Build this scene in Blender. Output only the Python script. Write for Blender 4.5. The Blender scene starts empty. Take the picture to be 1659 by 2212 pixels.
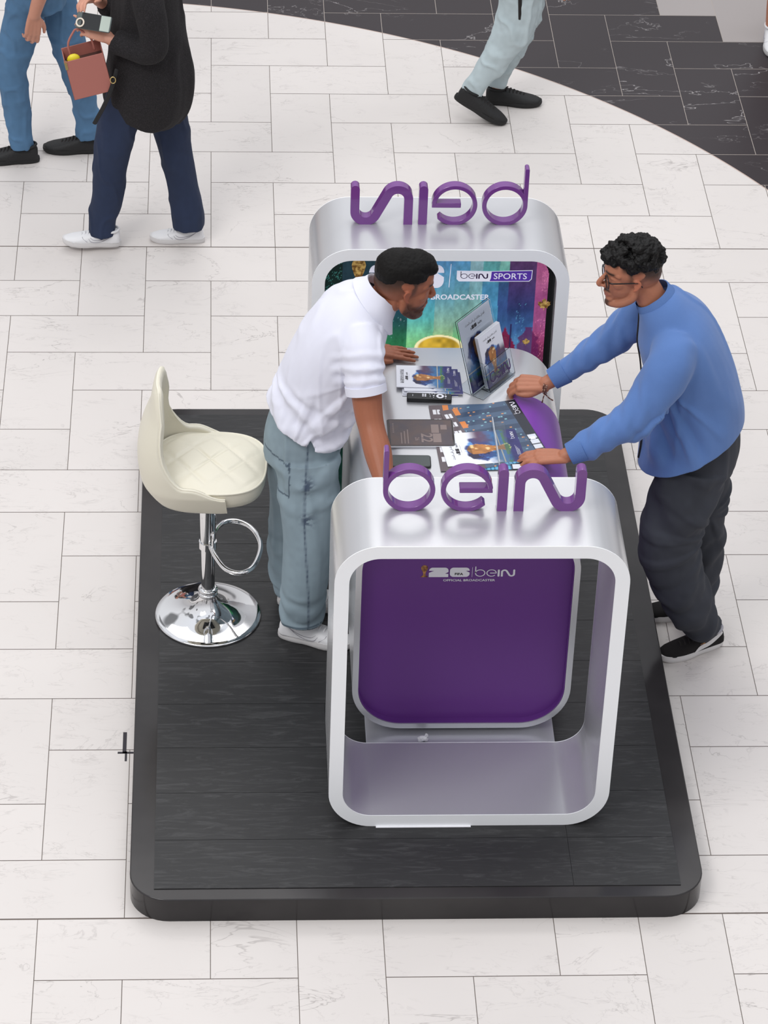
import bpy, bmesh, math, random
import numpy as np
from mathutils import Vector, Matrix, Quaternion

SC = bpy.context.scene
COL = SC.collection
random.seed(7)

# ------------------------------------------------------------------ camera
cam_d = bpy.data.cameras.new('camera')
cam = bpy.data.objects.new('camera', cam_d)
COL.objects.link(cam)
cam_d.sensor_fit = 'HORIZONTAL'
cam_d.sensor_width = 36.0
cam_d.lens = 6602.4 / 1659 * 36.0
cam_d.clip_start = 0.5
cam_d.clip_end = 200
RX, RY, RZ = (0.99692, -0.04514, 0.03167), (0.00114, 0.58953, 0.80675), (0.05506, 0.80594, -0.58942)
_R = Matrix((RX, RY, tuple(-c for c in RZ))).transposed()
_R = _R.to_quaternion().to_matrix()
cam.matrix_world = Matrix.Translation((0.018, -12.292, 7.450)) @ _R.to_4x4()
SC.camera = cam

# ------------------------------------------------------------------ light
SC.view_settings.view_transform = 'Standard'
SC.view_settings.look = 'None'
SC.view_settings.gamma = 1
SC.view_settings.use_curve_mapping = False
SC.view_settings.exposure = 0.03

W = bpy.data.worlds.new('mall_daylight')
SC.world = W
W.use_nodes = True
nt = W.node_tree
for n in list(nt.nodes):
    nt.nodes.remove(n)
wo = nt.nodes.new('ShaderNodeOutputWorld')
bg = nt.nodes.new('ShaderNodeBackground')
tc = nt.nodes.new('ShaderNodeTexCoord')
sp = nt.nodes.new('ShaderNodeSeparateXYZ')
cr = nt.nodes.new('ShaderNodeValToRGB')
nt.links.new(tc.outputs['Generated'], sp.inputs[0])
nt.links.new(sp.outputs['Z'], cr.inputs[0])
el = cr.color_ramp.elements
el[0].position = 0.0
el[0].color = (0.62, 0.60, 0.60, 1)
el[1].position = 1.0
el[1].color = (1.02, 1.06, 1.14, 1)
e = el.new(0.25); e.color = (0.58, 0.57, 0.59, 1)
e = el.new(0.55); e.color = (0.92, 0.93, 0.96, 1)
e = el.new(0.72); e.color = (0.98, 1.0, 1.04, 1)
# noise added to darken parts of the surroundings, for contrast in chrome reflections
nz = nt.nodes.new('ShaderNodeTexNoise'); nz.inputs['Scale'].default_value = 2.6; nz.inputs['Detail'].default_value = 1.5
nt.links.new(tc.outputs['Generated'], nz.inputs[0])
nr = nt.nodes.new('ShaderNodeMapRange'); nr.inputs[1].default_value = 0.38; nr.inputs[2].default_value = 0.44
nr.inputs[3].default_value = 0.30; nr.inputs[4].default_value = 1.14
nt.links.new(nz.outputs[0], nr.inputs[0])
wx = nt.nodes.new('ShaderNodeMix'); wx.data_type = 'RGBA'; wx.blend_type = 'MULTIPLY'; wx.inputs[0].default_value = 1.0
nt.links.new(cr.outputs[0], wx.inputs[6]); nt.links.new(nr.outputs[0], wx.inputs[7])
nt.links.new(wx.outputs[2], bg.inputs[0])
bg.inputs[1].default_value = 0.78
nt.links.new(bg.outputs[0], wo.inputs[0])


def area(name, loc, target, sx, sy, power, col=(1, 1, 1)):
    d = bpy.data.lights.new(name, 'AREA')
    d.shape = 'RECTANGLE'
    d.size, d.size_y, d.energy, d.color = sx, sy, power, col
    o = bpy.data.objects.new(name, d)
    COL.objects.link(o)
    o.location = loc
    o.rotation_euler = (Vector(target) - Vector(loc)).to_track_quat('-Z', 'Y').to_euler()
    return o


# daylight over the atrium, then unseen lights added for brightness and highlights
area('unseen_overhead_light', (1.5, -1.0, 13.5), (1.0, -2.5, 0), 7.0, 7.0, 290, (0.985, 0.99, 1.0))
area('unseen_overhead_light', (0.5, 6.5, 13.0), (0.5, 1.2, 0), 9.0, 4.0, 330, (1.0, 0.97, 0.955))  # added to even out the brightness of the far floor
area('unseen_overhead_light', (-5.5, -9.0, 12.0), (0.6, -3, 0.6), 6.0, 3.5, 740, (1.0, 0.985, 0.97))  # added on the viewer's side to brighten the front rims
area('unseen_overhead_light', (7.5, 3.0, 11.0), (0.6, -3, 0.6), 3.0, 5.0, 150, (0.92, 0.96, 1.0))  # unseen panel added at the side for highlights


# ------------------------------------------------------------------ helpers
def lin(c):
    return tuple(((x / 12.92) if x <= 0.04045 else ((x + 0.055) / 1.055) ** 2.4) for x in c)


def rgb(r, g, b):
    return lin((r / 255, g / 255, b / 255))


def mat(name, col, rough=0.5, metal=0.0, spec=0.5, noise=None, bump=None, attr=None, emit=None, coat=0.0,
        trans=0.0, ior=1.45, sss=0.0, alpha=1.0, sheen=0.0):
    m = bpy.data.materials.new(name)
    m.use_nodes = True
    t = m.node_tree
    b = t.nodes['Principled BSDF']
    b.inputs['Base Color'].default_value = (*col, 1)
    b.inputs['Roughness'].default_value = rough
    b.inputs['Metallic'].default_value = metal
    b.inputs['Specular IOR Level'].default_value = spec
    b.inputs['Coat Weight'].default_value = coat
    b.inputs['Coat Roughness'].default_value = 0.05
    b.inputs['Transmission Weight'].default_value = trans
    b.inputs['IOR'].default_value = ior
    b.inputs['Alpha'].default_value = alpha
    b.inputs['Sheen Weight'].default_value = sheen
    if sss:
        b.inputs['Subsurface Weight'].default_value = sss
        b.inputs['Subsurface Radius'].default_value = (0.012, 0.005, 0.003)
        b.inputs['Subsurface Scale'].default_value = 0.6
    src = None
    co = t.nodes.new('ShaderNodeTexCoord')
    if attr:
        a = t.nodes.new('ShaderNodeAttribute')
        a.attribute_name = attr
        src = a.outputs['Color']
    if noise:            # (scale, colour2, lo, hi, stretch)
        sc, c2, lo, hi = noise[:4]
        mp = t.nodes.new('ShaderNodeMapping')
        if len(noise) > 4:
            mp.inputs['Scale'].default_value = noise[4]
        t.links.new(co.outputs['Object'], mp.inputs[0])
        nz = t.nodes.new('ShaderNodeTexNoise')
        nz.inputs['Scale'].default_value = sc
        nz.inputs['Detail'].default_value = 6
        t.links.new(mp.outputs[0], nz.inputs[0])
        mr = t.nodes.new('ShaderNodeMapRange')
        mr.inputs[1].default_value = lo
        mr.inputs[2].default_value = hi
        t.links.new(nz.outputs[0], mr.inputs[0])
        mx = t.nodes.new('ShaderNodeMix')
        mx.data_type = 'RGBA'
        t.links.new(mr.outputs[0], mx.inputs[0])
        if src:
            t.links.new(src, mx.inputs[6])
        else:
            mx.inputs[6].default_value = (*col, 1)
        mx.inputs[7].default_value = (*c2, 1)
        src = mx.outputs[2]
    if src:
        t.links.new(src, b.inputs['Base Color'])
        if emit:
            t.links.new(src, b.inputs['Emission Color'])
            b.inputs['Emission Strength'].default_value = emit
    elif emit:
        b.inputs['Emission Color'].default_value = (*col, 1)
        b.inputs['Emission Strength'].default_value = emit
    if bump:             # (scale, strength, distance, stretch)
        mp = t.nodes.new('ShaderNodeMapping')
        if len(bump) > 3:
            mp.inputs['Scale'].default_value = bump[3]
        t.links.new(co.outputs['Object'], mp.inputs[0])
        nz = t.nodes.new('ShaderNodeTexNoise')
        nz.inputs['Scale'].default_value = bump[0]
        nz.inputs['Detail'].default_value = 4
        t.links.new(mp.outputs[0], nz.inputs[0])
        bp = t.nodes.new('ShaderNodeBump')
        bp.inputs['Strength'].default_value = bump[1]
        bp.inputs['Distance'].default_value = bump[2]
        t.links.new(nz.outputs[0], bp.inputs['Height'])
        t.links.new(bp.outputs[0], b.inputs['Normal'])
    return m


def link(o, parent=None):
    COL.objects.link(o)
    if parent:
        o.parent = parent
    return o


def tag(o, label=None, cat=None, group=None, kind=None):
    if label: o['label'] = label
    if cat: o['category'] = cat
    if group: o['group'] = group
    if kind: o['kind'] = kind
    return o


def empty(name, loc=(0, 0, 0), rz=0.0, label=None, cat=None, group=None):
    o = bpy.data.objects.new(name, None)
    o.empty_display_size = 0.1
    COL.objects.link(o)
    o.location = loc
    o.rotation_euler = (0, 0, rz)
    return tag(o, label, cat, group)


class MB:
    """collects shapes for ONE mesh object"""
    def __init__(s):
        s.v, s.f, s.m = [], [], []

    def add(s, v, f, mi=0):
        k = len(s.v)
        s.v += [tuple(map(float, p)) for p in v]
        s.f += [tuple(i + k for i in q) for q in f]
        s.m += [mi] * len(f)
        return s

    def box(s, x0, x1, y0, y1, z0, z1, mi=0, M=None):
        v = [(x, y, z) for x in (x0, x1) for y in (y0, y1) for z in (z0, z1)]
        if M is not None:
            v = [M @ Vector(p) for p in v]
        return s.add(v, [(0, 1, 3, 2), (4, 6, 7, 5), (0, 4, 5, 1), (2, 3, 7, 6), (0, 2, 6, 4), (1, 5, 7, 3)], mi)

    def prism(s, out, y0, y1, mi=0, T=None):
        """closed 2-D outline (x,z) pushed from y0 to y1"""
        n = len(out)
        v = [(x, y0, z) for x, z in out] + [(x, y1, z) for x, z in out]
        if T: v = [T(p) for p in v]
        f = [tuple(range(n)), tuple(range(2 * n - 1, n - 1, -1))]
        f += [(i, i + n, (i + 1) % n + n, (i + 1) % n) for i in range(n)]
        return s.add(v, f, mi)

    def ring(s, a, b, y0, y1, mi=0, T=None):
        """outline a with hole b (same point count)"""
        n = len(a)
        v = [(x, y0, z) for x, z in a] + [(x, y0, z) for x, z in b] + [(x, y1, z) for x, z in a] + [(x, y1, z) for x, z in b]
        if T: v = [T(p) for p in v]
        f = []
        for i in range(n):
            j = (i + 1) % n
            f += [(i, j, n + j, n + i), (2 * n + j, 2 * n + i, 3 * n + i, 3 * n + j),
                  (j, i, 2 * n + i, 2 * n + j), (n + i, n + j, 3 * n + j, 3 * n + i)]
        return s.add(v, f, mi)

    def strip(s, L, Rr, y0, y1, mi=0, T=None):
        """open band between two polylines, pushed from y0 to y1"""
        n = len(L)
        out = list(L) + list(Rr)[::-1]
        v = [(x, y0, z) for x, z in out] + [(x, y1, z) for x, z in out]
        if T: v = [T(p) for p in v]
        N = 2 * n
        f = []
        for i in range(n - 1):
            f += [(i, i + 1, N - 2 - i, N - 1 - i), (N + N - 1 - i, N + N - 2 - i, N + i + 1, N + i)]
        f += [(i, i + N, (i + 1) % N + N, (i + 1) % N) for i in range(N)]
        return s.add(v, f, mi)

    def lathe(s, prof, c=(0, 0, 0), n=48, mi=0):
        k = len(prof)
        v = [(c[0] + r * math.cos(2 * math.pi * i / n), c[1] + r * math.sin(2 * math.pi * i / n), c[2] + z)
             for i in range(n) for r, z in prof]
        f = [(i * k + j, ((i + 1) % n) * k + j, ((i + 1) % n) * k + j + 1, i * k + j + 1)
             for i in range(n) for j in range(k - 1)]
        return s.add(v, f, mi)

    def tube(s, pts, rad, n=16, side=None, sub=6, cap='round', mi=0, closed=False):
        v, f = tube(pts, rad, n, side, sub, cap, closed)
        return s.add(v, f, mi)

    def ball(s, c, r, n=16, M=None, mi=0):
        v, f = ball(c, r, n, M)
        return s.add(v, f, mi)

    def build(s, name, m, parent=None, smooth=False, bevel=0, angle=None, weld=False):
        me = bpy.data.meshes.new(name)
        me.from_pydata(s.v, [], s.f)
        me.validate()
        for x in (m if isinstance(m, (list, tuple)) else [m]):
            me.materials.append(x)
        if len(me.polygons) == len(s.m):
            me.polygons.foreach_set('material_index', s.m)
        bm = bmesh.new()
        bm.from_mesh(me)
        if weld:
            bmesh.ops.remove_doubles(bm, verts=bm.verts, dist=1e-5)
        bmesh.ops.recalc_face_normals(bm, faces=bm.faces)
        bm.to_mesh(me)
        bm.free()
        o = bpy.data.objects.new(name, me)
        link(o, parent)
        if smooth:
            me.polygons.foreach_set('use_smooth', [True] * len(me.polygons))
            if angle:
                me.set_sharp_from_angle(angle=math.radians(angle))
        if bevel:
            b = o.modifiers.new('bevel', 'BEVEL')
            b.width = bevel
            b.segments = 2
            b.limit_method = 'ANGLE'
            b.angle_limit = math.radians(35)
        return o


def catmull(P, sub):
    P = np.array(P, float)
    n = len(P)
    if n == 2:
        t = np.linspace(0, 1, sub + 1)[:, None]
        return P[0] * (1 - t) + P[1] * t
    out = []
    for i in range(n - 1):
        p0 = P[i - 1] if i else 2 * P[0] - P[1]
        p1, p2 = P[i], P[i + 1]
        p3 = P[i + 2] if i + 2 < n else 2 * P[-1] - P[-2]
        for k in range(sub):
            t = k / sub
            out.append(.5 * ((2 * p1) + (-p0 + p2) * t + (2 * p0 - 5 * p1 + 4 * p2 - p3) * t * t + (-p0 + 3 * p1 - 3 * p2 + p3) * t ** 3))
    out.append(P[-1])
    return np.array(out)


def tube(pts, rad, n=16, side=None, sub=6, cap='round', closed=False):
    """elliptical tube; rad entries r or (across, deep); side = direction of 'across'"""
    rr = [(r, r) if np.isscalar(r) else tuple(r) for r in rad]
    if closed:
        N = len(pts)
        A = np.c_[np.array([pts[i % N] for i in range(-1, N + 2)], float), np.array([rr[i % N] for i in range(-1, N + 2)], float)]
        Q = catmull(A, sub)[sub:-sub]
        Q = Q[:N * sub]
    else:
        Q = catmull(np.c_[np.array(pts, float), np.array(rr, float)], sub)
    C, Rr = Q[:, :3], np.maximum(Q[:, 3:], 1e-4)
    T = (np.roll(C, -1, 0) - np.roll(C, 1, 0)) if closed else np.gradient(C, axis=0)
    T /= np.linalg.norm(T, axis=1)[:, None] + 1e-12
    if side is None:
        s0 = np.cross(T[0], (0, 0, 1.0))
        if np.linalg.norm(s0) < .2: s0 = np.cross(T[0], (0, 1.0, 0))
    else:
        s0 = np.array(side, float)
    A, B = [], []
    s = s0
    for t in T:
        a = (s0 if side is not None else s) - t * np.dot(s0 if side is not None else s, t)
        a /= np.linalg.norm(a) + 1e-12
        s = a
        A.append(a)
        B.append(np.cross(t, a))
    A, B = np.array(A), np.array(B)
    rings = []
    if not closed and cap == 'round':
        for k in (2, 1):
            an = math.pi / 2 * k / 3
            rings.append((C[0] - T[0] * Rr[0].min() * math.sin(an), Rr[0] * math.cos(an), A[0], B[0]))
    for i in range(len(C)):
        rings.append((C[i], Rr[i], A[i], B[i]))
    if not closed and cap == 'round':
        for k in (1, 2):
            an = math.pi / 2 * k / 3
            rings.append((C[-1] + T[-1] * Rr[-1].min() * math.sin(an), Rr[-1] * math.cos(an), A[-1], B[-1]))
    v = []
    for c, r, a, b in rings:
        for k in range(n):
            an = 2 * math.pi * k / n
            v.append(tuple(c + a * r[0] * math.cos(an) + b * r[1] * math.sin(an)))
    f = []
    m = len(rings)
    for i in range(m if closed else m - 1):
        j = (i + 1) % m
        for k in range(n):
            l = (k + 1) % n
            f.append((i * n + k, i * n + l, j * n + l, j * n + k))
    if not closed and cap != 'open':
        f.append(tuple(range(n - 1, -1, -1)))
        f.append(tuple((m - 1) * n + k for k in range(n)))
    return v, f


def ball(c, r, n=16, M=None):
    r = (r, r, r) if np.isscalar(r) else r
    h = n // 2
    v = [Vector((0, 0, 1))]
    for i in range(1, h):
        a = math.pi * i / h
        for k in range(n):
            b = 2 * math.pi * k / n
            v.append(Vector((math.sin(a) * math.cos(b), math.sin(a) * math.sin(b), math.cos(a))))
    v.append(Vector((0, 0, -1)))
    v = [Vector((p.x * r[0], p.y * r[1], p.z * r[2])) for p in v]
    if M is not None:
        v = [M @ p for p in v]
    v = [tuple(p + Vector(c)) for p in v]
    f = [(0, 1 + k, 1 + (k + 1) % n) for k in range(n)]
    for i in range(h - 2):
        a = 1 + i * n
        for k in range(n):
            f.append((a + k, a + n + k, a + n + (k + 1) % n, a + (k + 1) % n))
    a = 1 + (h - 2) * n
    f += [(a + k, len(v) - 1, a + (k + 1) % n) for k in range(n)]
    return v, f


def vnoise(P, seed=0):
    """smooth value noise in [-1,1]"""
    P = np.asarray(P, float) + seed * 17.13
    i = np.floor(P).astype(np.int64)
    f = P - i
    f = f * f * (3 - 2 * f)

    def h(x, y, z):
        n = (x * 374761393 + y * 668265263 + z * 2147483647 + seed * 144665) & 0xffffffff
        n = ((n ^ (n >> 13)) * 1274126177) & 0xffffffff
        return ((n ^ (n >> 16)) & 0xffff) / 32767.5 - 1
    r = 0
    for dx in (0, 1):
        for dy in (0, 1):
            for dz in (0, 1):
                w = (f[:, 0] if dx else 1 - f[:, 0]) * (f[:, 1] if dy else 1 - f[:, 1]) * (f[:, 2] if dz else 1 - f[:, 2])
                r = r + w * h(i[:, 0] + dx, i[:, 1] + dy, i[:, 2] + dz)
    return r


def coords(me):
    a = np.empty(len(me.vertices) * 3)
    me.vertices.foreach_get('co', a)
    return a.reshape(-1, 3)


def normals(me):
    a = np.empty(len(me.vertices) * 3)
    me.vertex_normals.foreach_get('vector', a)
    return a.reshape(-1, 3)


def paint(me, C):
    at = me.color_attributes.new('Col', 'FLOAT_COLOR', 'POINT')
    at.data.foreach_set('color', np.c_[np.clip(C, 0, 4), np.ones(len(C))].ravel())


def blob(name, mb, voxel, m, parent=None, smooth=3, disp=None, color=None, cut=None, factor=0.5, post=0):
    """union of closed shapes grown into one continuous surface"""
    me = bpy.data.meshes.new(name)
    me.from_pydata(mb.v, [], mb.f)
    bm = bmesh.new()
    bm.from_mesh(me)
    bmesh.ops.recalc_face_normals(bm, faces=bm.faces)
    bm.to_mesh(me)
    bm.free()
    tmp = bpy.data.objects.new('tmp', me)
    COL.objects.link(tmp)
    r = tmp.modifiers.new('r', 'REMESH')
    r.mode = 'VOXEL'
    r.voxel_size = voxel
    if smooth:
        s = tmp.modifiers.new('s', 'SMOOTH')
        s.iterations = smooth
        s.factor = factor
    dg = bpy.context.evaluated_depsgraph_get()
    out = bpy.data.meshes.new_from_object(tmp.evaluated_get(dg))
    bpy.data.objects.remove(tmp)
    out.name = name
    if cut:
        bm = bmesh.new()
        bm.from_mesh(out)
        for co, no in cut:
            g = bmesh.ops.bisect_plane(bm, geom=bm.verts[:] + bm.edges[:] + bm.faces[:], plane_co=co, plane_no=no, clear_outer=True)
            ed = [x for x in g['geom_cut'] if isinstance(x, bmesh.types.BMEdge)]
        bm.to_mesh(out)
        bm.free()
    if disp:
        P = coords(out)
        N = normals(out)
        P = P + N * disp(P, N)[:, None]
        out.vertices.foreach_set('co', P.ravel())
        out.update()
    if color:
        paint(out, color(coords(out)))
    out.polygons.foreach_set('use_smooth', [True] * len(out.polygons))
    out.materials.clear()
    out.materials.append(m)
    o = bpy.data.objects.new(name, out)
    link(o, parent)
    return o


def sst(a, b, x):
    t = np.clip((x - a) / (b - a), 0, 1)
    return t * t * (3 - 2 * t)


def rrect(x0, x1, z0, z1, r, n=10):
    out = []
    for cx, cz, a0 in ((x1 - r, z1 - r, 0), (x0 + r, z1 - r, 90), (x0 + r, z0 + r, 180), (x1 - r, z0 + r, 270)):
        for k in range(n + 1):
            a = math.radians(a0 + 90 * k / n)
            out.append((cx + r * math.cos(a), cz + r * math.sin(a)))
    return out


def stroke(path, w):
    """left and right edges of a 2-D stroke"""
    P = np.array(path, float)
    T = np.gradient(P, axis=0)
    T /= np.linalg.norm(T, axis=1)[:, None]
    N = np.c_[-T[:, 1], T[:, 0]]
    return P + N * w / 2, P - N * w / 2


def arc(cx, cz, r, a0, a1, n=24):
    return [(cx + r * math.cos(math.radians(a0 + (a1 - a0) * k / n)), cz + r * math.sin(math.radians(a0 + (a1 - a0) * k / n))) for k in range(n + 1)]


def bein_glyphs():
    """the four glyphs as (kind, a, b) pieces, baseline 0, x-height .175, width .688"""
    g = []
    t = .0172
    ro = .0885
    c = (ro, ro)
    gb = [('ring', arc(*c, ro, 0, 360, 56)[:-1], arc(*c, ro - t, 0, 360, 56)[:-1]),
          ('strip', [(0, .0885), (0, .246), (.003, .2505), (.008, .252)], [(t, .0885), (t, .246), (t - .003, .2505), (.009, .252)])]
    c = (.284, ro)
    a = arc(*c, ro - t / 2, 4, 318, 60)
    ge = [('strip', *stroke(a, t)),
          ('strip', [(c[0] - .025, .098), (c[0] + .086, .098)], [(c[0] - .025, .078), (c[0] + ro, .078)])]
    w = .0345
    x = .406
    top = arc(x, .175 - w / 2, w / 2, 180, 90, 8)
    topr = arc(x, .175 - w / 2, w / 2, 0, 90, 8)
    gi = [('strip', [(x - w / 2 + .006, 0), (x - w / 2, .008)] + top, [(x + w / 2 - .006, 0), (x + w / 2, .008)] + topr)]
    r = .0425
    c1, c2 = (.5055, .1155), (.6280, .0595)
    an = math.degrees(math.atan2(c2[1] - c1[1], c2[0] - c1[0]))
    half = math.hypot(c2[0] - c1[0], c2[1] - c1[1]) / 2
    be = math.degrees(math.asin(r / half))
    th = an - be            # direction of the diagonal
    pth = [(.463, 0), (.463, .03), (.463, .07), (.463, .1)] + arc(*c1, r, 180, th + 90, 18)
    e1, s2 = pth[-1], arc(*c2, r, th + 270, 360, 18)
    s2 = arc(*c2, r, th + 270 if th + 270 < 360 else th - 90, 360, 18)
    pth += [(e1[0] + (s2[0][0] - e1[0]) * k / 4, e1[1] + (s2[0][1] - e1[1]) * k / 4) for k in (1, 2, 3)]
    pth += s2 + [(.6705, .09), (.6705, .12), (.6705, .158)]
    L, R_ = stroke(pth, w)
    xe, ze = .6705, .158
    L = list(map(tuple, L)) + arc(xe, ze, w / 2, 180, 90, 8)[1:]
    R_ = list(map(tuple, R_)) + arc(xe, ze, w / 2, 0, 90, 8)[1:]
    gn = [('strip', L, R_)]
    return [gb, ge, gi, gn]


def glyph_into(mb, pieces, y0, y1, T=None, s=1.0, ox=0, oz=0, mi=0):
    for q, (k, a, b) in enumerate(pieces):
        e = 0.0006 * q
        y0, y1 = y0 + e, y1 - e
        a = [(ox + p[0] * s, oz + p[1] * s) for p in a]
        b = [(ox + p[0] * s, oz + p[1] * s) for p in b]
        (mb.ring if k == 'ring' else mb.strip)(a, b, y0, y1, mi, T)


GL = bein_glyphs()


def text_mesh(body, size=1.0, bold=0.0, extrude=0.0, align='LEFT', xs=1.0, sp=1.0):
    c = bpy.data.curves.new('t', 'FONT')
    c.body = body
    c.size = size
    c.offset = bold
    c.extrude = extrude
    c.align_x = align
    c.space_character = sp
    c.resolution_u = 3
    o = bpy.data.objects.new('t', c)
    COL.objects.link(o)
    me = bpy.data.meshes.new_from_object(o.evaluated_get(bpy.context.evaluated_depsgraph_get()))
    bpy.data.objects.remove(o)
    v = [(p.co.x * xs, p.co.y, p.co.z) for p in me.vertices]
    f = [tuple(p.vertices) for p in me.polygons]
    return v, f


def text_into(mb, body, size, T, bold=0.0, align='LEFT', xs=1.0, mi=0, sp=1.0):
    v, f = text_mesh(body, size, bold, 0, align, xs, sp)
    mb.add([T(p) for p in v], f, mi)


def glyph26():
    """the chunky 2 and 6 in a 470 x 140 box, y up"""
    def A(cx, cy, rx, ry, a0, a1, n=8):
        return [(cx + rx * math.cos(math.radians(a0 + (a1 - a0) * k / n)), cy + ry * math.sin(math.radians(a0 + (a1 - a0) * k / n))) for k in range(n + 1)]
    two = [(0, 0), (0, 62), (60, 92), (0, 92)] + A(45, 95, 43, 43, 170, 90) + A(185, 95, 43, 43, 90, 0) + [(228, 74), (190, 48), (228, 46), (228, 0)]
    six = [(470, 92), (425, 92), (470, 66)] + A(427, 45, 43, 43, 0, -90) + A(283, 45, 43, 43, 270, 180) + A(283, 95, 43, 43, 180, 90) + A(427, 95, 43, 43, 90, 10)
    return two, six


def fill_poly(mb, pts, T, mi=0):
    """ear-clipped flat polygon"""
    from mathutils.geometry import tessellate_polygon
    tri = tessellate_polygon([[Vector((p[0], p[1], 0)) for p in pts]])
    mb.add([T((p[0], p[1], 0)) for p in pts], [tuple(t) for t in tri], mi)
# ------------------------------------------------------------------ materials
M = {}


def floor_mat():
    m = bpy.data.materials.new('marble_tiles')
    m.use_nodes = True
    t = m.node_tree
    b = t.nodes['Principled BSDF']
    N = t.nodes.new
    L = t.links.new
    co = N('ShaderNodeTexCoord')
    at = N('ShaderNodeAttribute'); at.attribute_name = 'tile'
    geo = N('ShaderNodeSeparateXYZ'); L(co.outputs['Object'], geo.inputs[0])

    def math_(op, a, b_=None, c=None):
        n = N('ShaderNodeMath'); n.operation = op
        for i, x in enumerate((a, b_, c)):
            if x is None: continue
            if isinstance(x, (int, float)): n.inputs[i].default_value = x
            else: L(x, n.inputs[i])
        return n.outputs[0]
    dx = math_('SUBTRACT', geo.outputs[0], -0.798)
    dy = math_('SUBTRACT', geo.outputs[1], -1.54)
    d = math_('SQRT', math_('ADD', math_('MULTIPLY', dx, dx), math_('MULTIPLY', dy, dy)))
    far = math_('GREATER_THAN', geo.outputs[1], -0.6)
    dark = math_('MULTIPLY', math_('GREATER_THAN', d, 4.0825), far)
    line = math_('MULTIPLY', math_('LESS_THAN', math_('ABSOLUTE', math_('SUBTRACT', d, 4.0825)), 0.0035), far)
    # per tile offset of the veins
    off = N('ShaderNodeVectorMath'); off.operation = 'MULTIPLY_ADD'
    L(at.outputs['Color'], off.inputs[0]); off.inputs[1].default_value = (37, 53, 19); L(co.outputs['Object'], off.inputs[2])

    def veins(scale, width, dist, rot, stretch):
        mp = N('ShaderNodeMapping'); mp.inputs['Rotation'].default_value = (0, 0, rot); mp.inputs['Scale'].default_value = stretch
        L(off.outputs[0], mp.inputs[0])
        nz = N('ShaderNodeTexNoise'); nz.inputs['Scale'].default_value = scale; nz.inputs['Detail'].default_value = 5
        nz.inputs['Distortion'].default_value = dist
        nz.inputs['Roughness'].default_value = 0.6
        L(mp.outputs[0], nz.inputs[0])
        a = math_('ABSOLUTE', math_('SUBTRACT', nz.outputs[0], 0.5))
        r = N('ShaderNodeMapRange'); r.inputs[1].default_value = 0; r.inputs[2].default_value = width
        r.inputs[3].default_value = 1; r.inputs[4].default_value = 0
        L(a, r.inputs[0])
        # only here and there
        n2 = N('ShaderNodeTexNoise'); n2.inputs['Scale'].default_value = scale * 1.3; n2.inputs['Detail'].default_value = 3
        L(off.outputs[0], n2.inputs[0])
        g = N('ShaderNodeMapRange'); g.inputs[1].default_value = 0.46; g.inputs[2].default_value = 0.66
        L(n2.outputs[0], g.inputs[0])
        return math_('MULTIPLY', r.outputs[0], g.outputs[0])
    v1 = veins(1.9, 0.007, 0.9, 0.75, (1, 2.4, 1))
    v2 = veins(5.5, 0.02, 0.8, 0.5, (1, 2.8, 1))
    white = N('ShaderNodeMix'); white.data_type = 'RGBA'
    cl = N('ShaderNodeTexNoise'); cl.inputs['Scale'].default_value = 1.7; cl.inputs['Detail'].default_value = 3
    L(off.outputs[0], cl.inputs[0])
    L(cl.outputs[0], white.inputs[0])
    white.inputs[6].default_value = (*rgb(210, 204, 200), 1)
    white.inputs[7].default_value = (*rgb(219, 213, 209), 1)
    w2 = N('ShaderNodeMix'); w2.data_type = 'RGBA'
    vv = math_('MINIMUM', math_('ADD', math_('MULTIPLY', v1, 0.5), math_('MULTIPLY', v2, 0.24)), 0.75)
    L(vv, w2.inputs[0]); L(white.outputs[2], w2.inputs[6]); w2.inputs[7].default_value = (*rgb(122, 114, 112), 1)
    dk = N('ShaderNodeMix'); dk.data_type = 'RGBA'
    L(math_('MULTIPLY', veins(1.6, 0.005, 0.4, 0.6, (1, 2.2, 1)), 0.9), dk.inputs[0])
    dk.inputs[6].default_value = (*rgb(52, 46, 49), 1); dk.inputs[7].default_value = (*rgb(190, 185, 185), 1)
    gr = N('ShaderNodeMix'); gr.data_type = 'RGBA'          # the grey field in the far corner
    L(at.outputs['Alpha'], gr.inputs[0])
    L(dk.outputs[2], gr.inputs[6]); gr.inputs[7].default_value = (*rgb(165, 158, 156), 1)
    mx = N('ShaderNodeMix'); mx.data_type = 'RGBA'
    L(dark, mx.inputs[0]); L(w2.outputs[2], mx.inputs[6]); L(gr.outputs[2], mx.inputs[7])
    # slight shade differences tile to tile
    hv = N('ShaderNodeHueSaturation')
    sx = N('ShaderNodeSeparateColor'); L(at.outputs['Color'], sx.inputs[0])
    L(math_('ADD', math_('MULTIPLY', sx.outputs[0], 0.05), 0.965), hv.inputs['Value'])
    L(mx.outputs[2], hv.inputs['Color'])
    ml = N('ShaderNodeMix'); ml.data_type = 'RGBA'
    L(line, ml.inputs[0]); L(hv.outputs[0], ml.inputs[6]); ml.inputs[7].default_value = (*rgb(190, 170, 160), 1)
    L(ml.outputs[2], b.inputs['Base Color'])
    b.inputs['Roughness'].default_value = 0.42
    b.inputs['Specular IOR Level'].default_value = 0.35
    # grout
    m2 = bpy.data.materials.new('tile_grout')
    m2.use_nodes = True
    t2 = m2.node_tree
    b2 = t2.nodes['Principled BSDF']
    b2.inputs['Roughness'].default_value = 0.9
    co = t2.nodes.new('ShaderNodeTexCoord')
    ds = t2.nodes.new('ShaderNodeVectorMath'); ds.operation = 'DISTANCE'; ds.inputs[1].default_value = (-0.798, -1.54, -0.004)
    t2.links.new(co.outputs['Object'], ds.inputs[0])
    gt = t2.nodes.new('ShaderNodeMath'); gt.operation = 'GREATER_THAN'; gt.inputs[1].default_value = 4.0825
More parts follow.
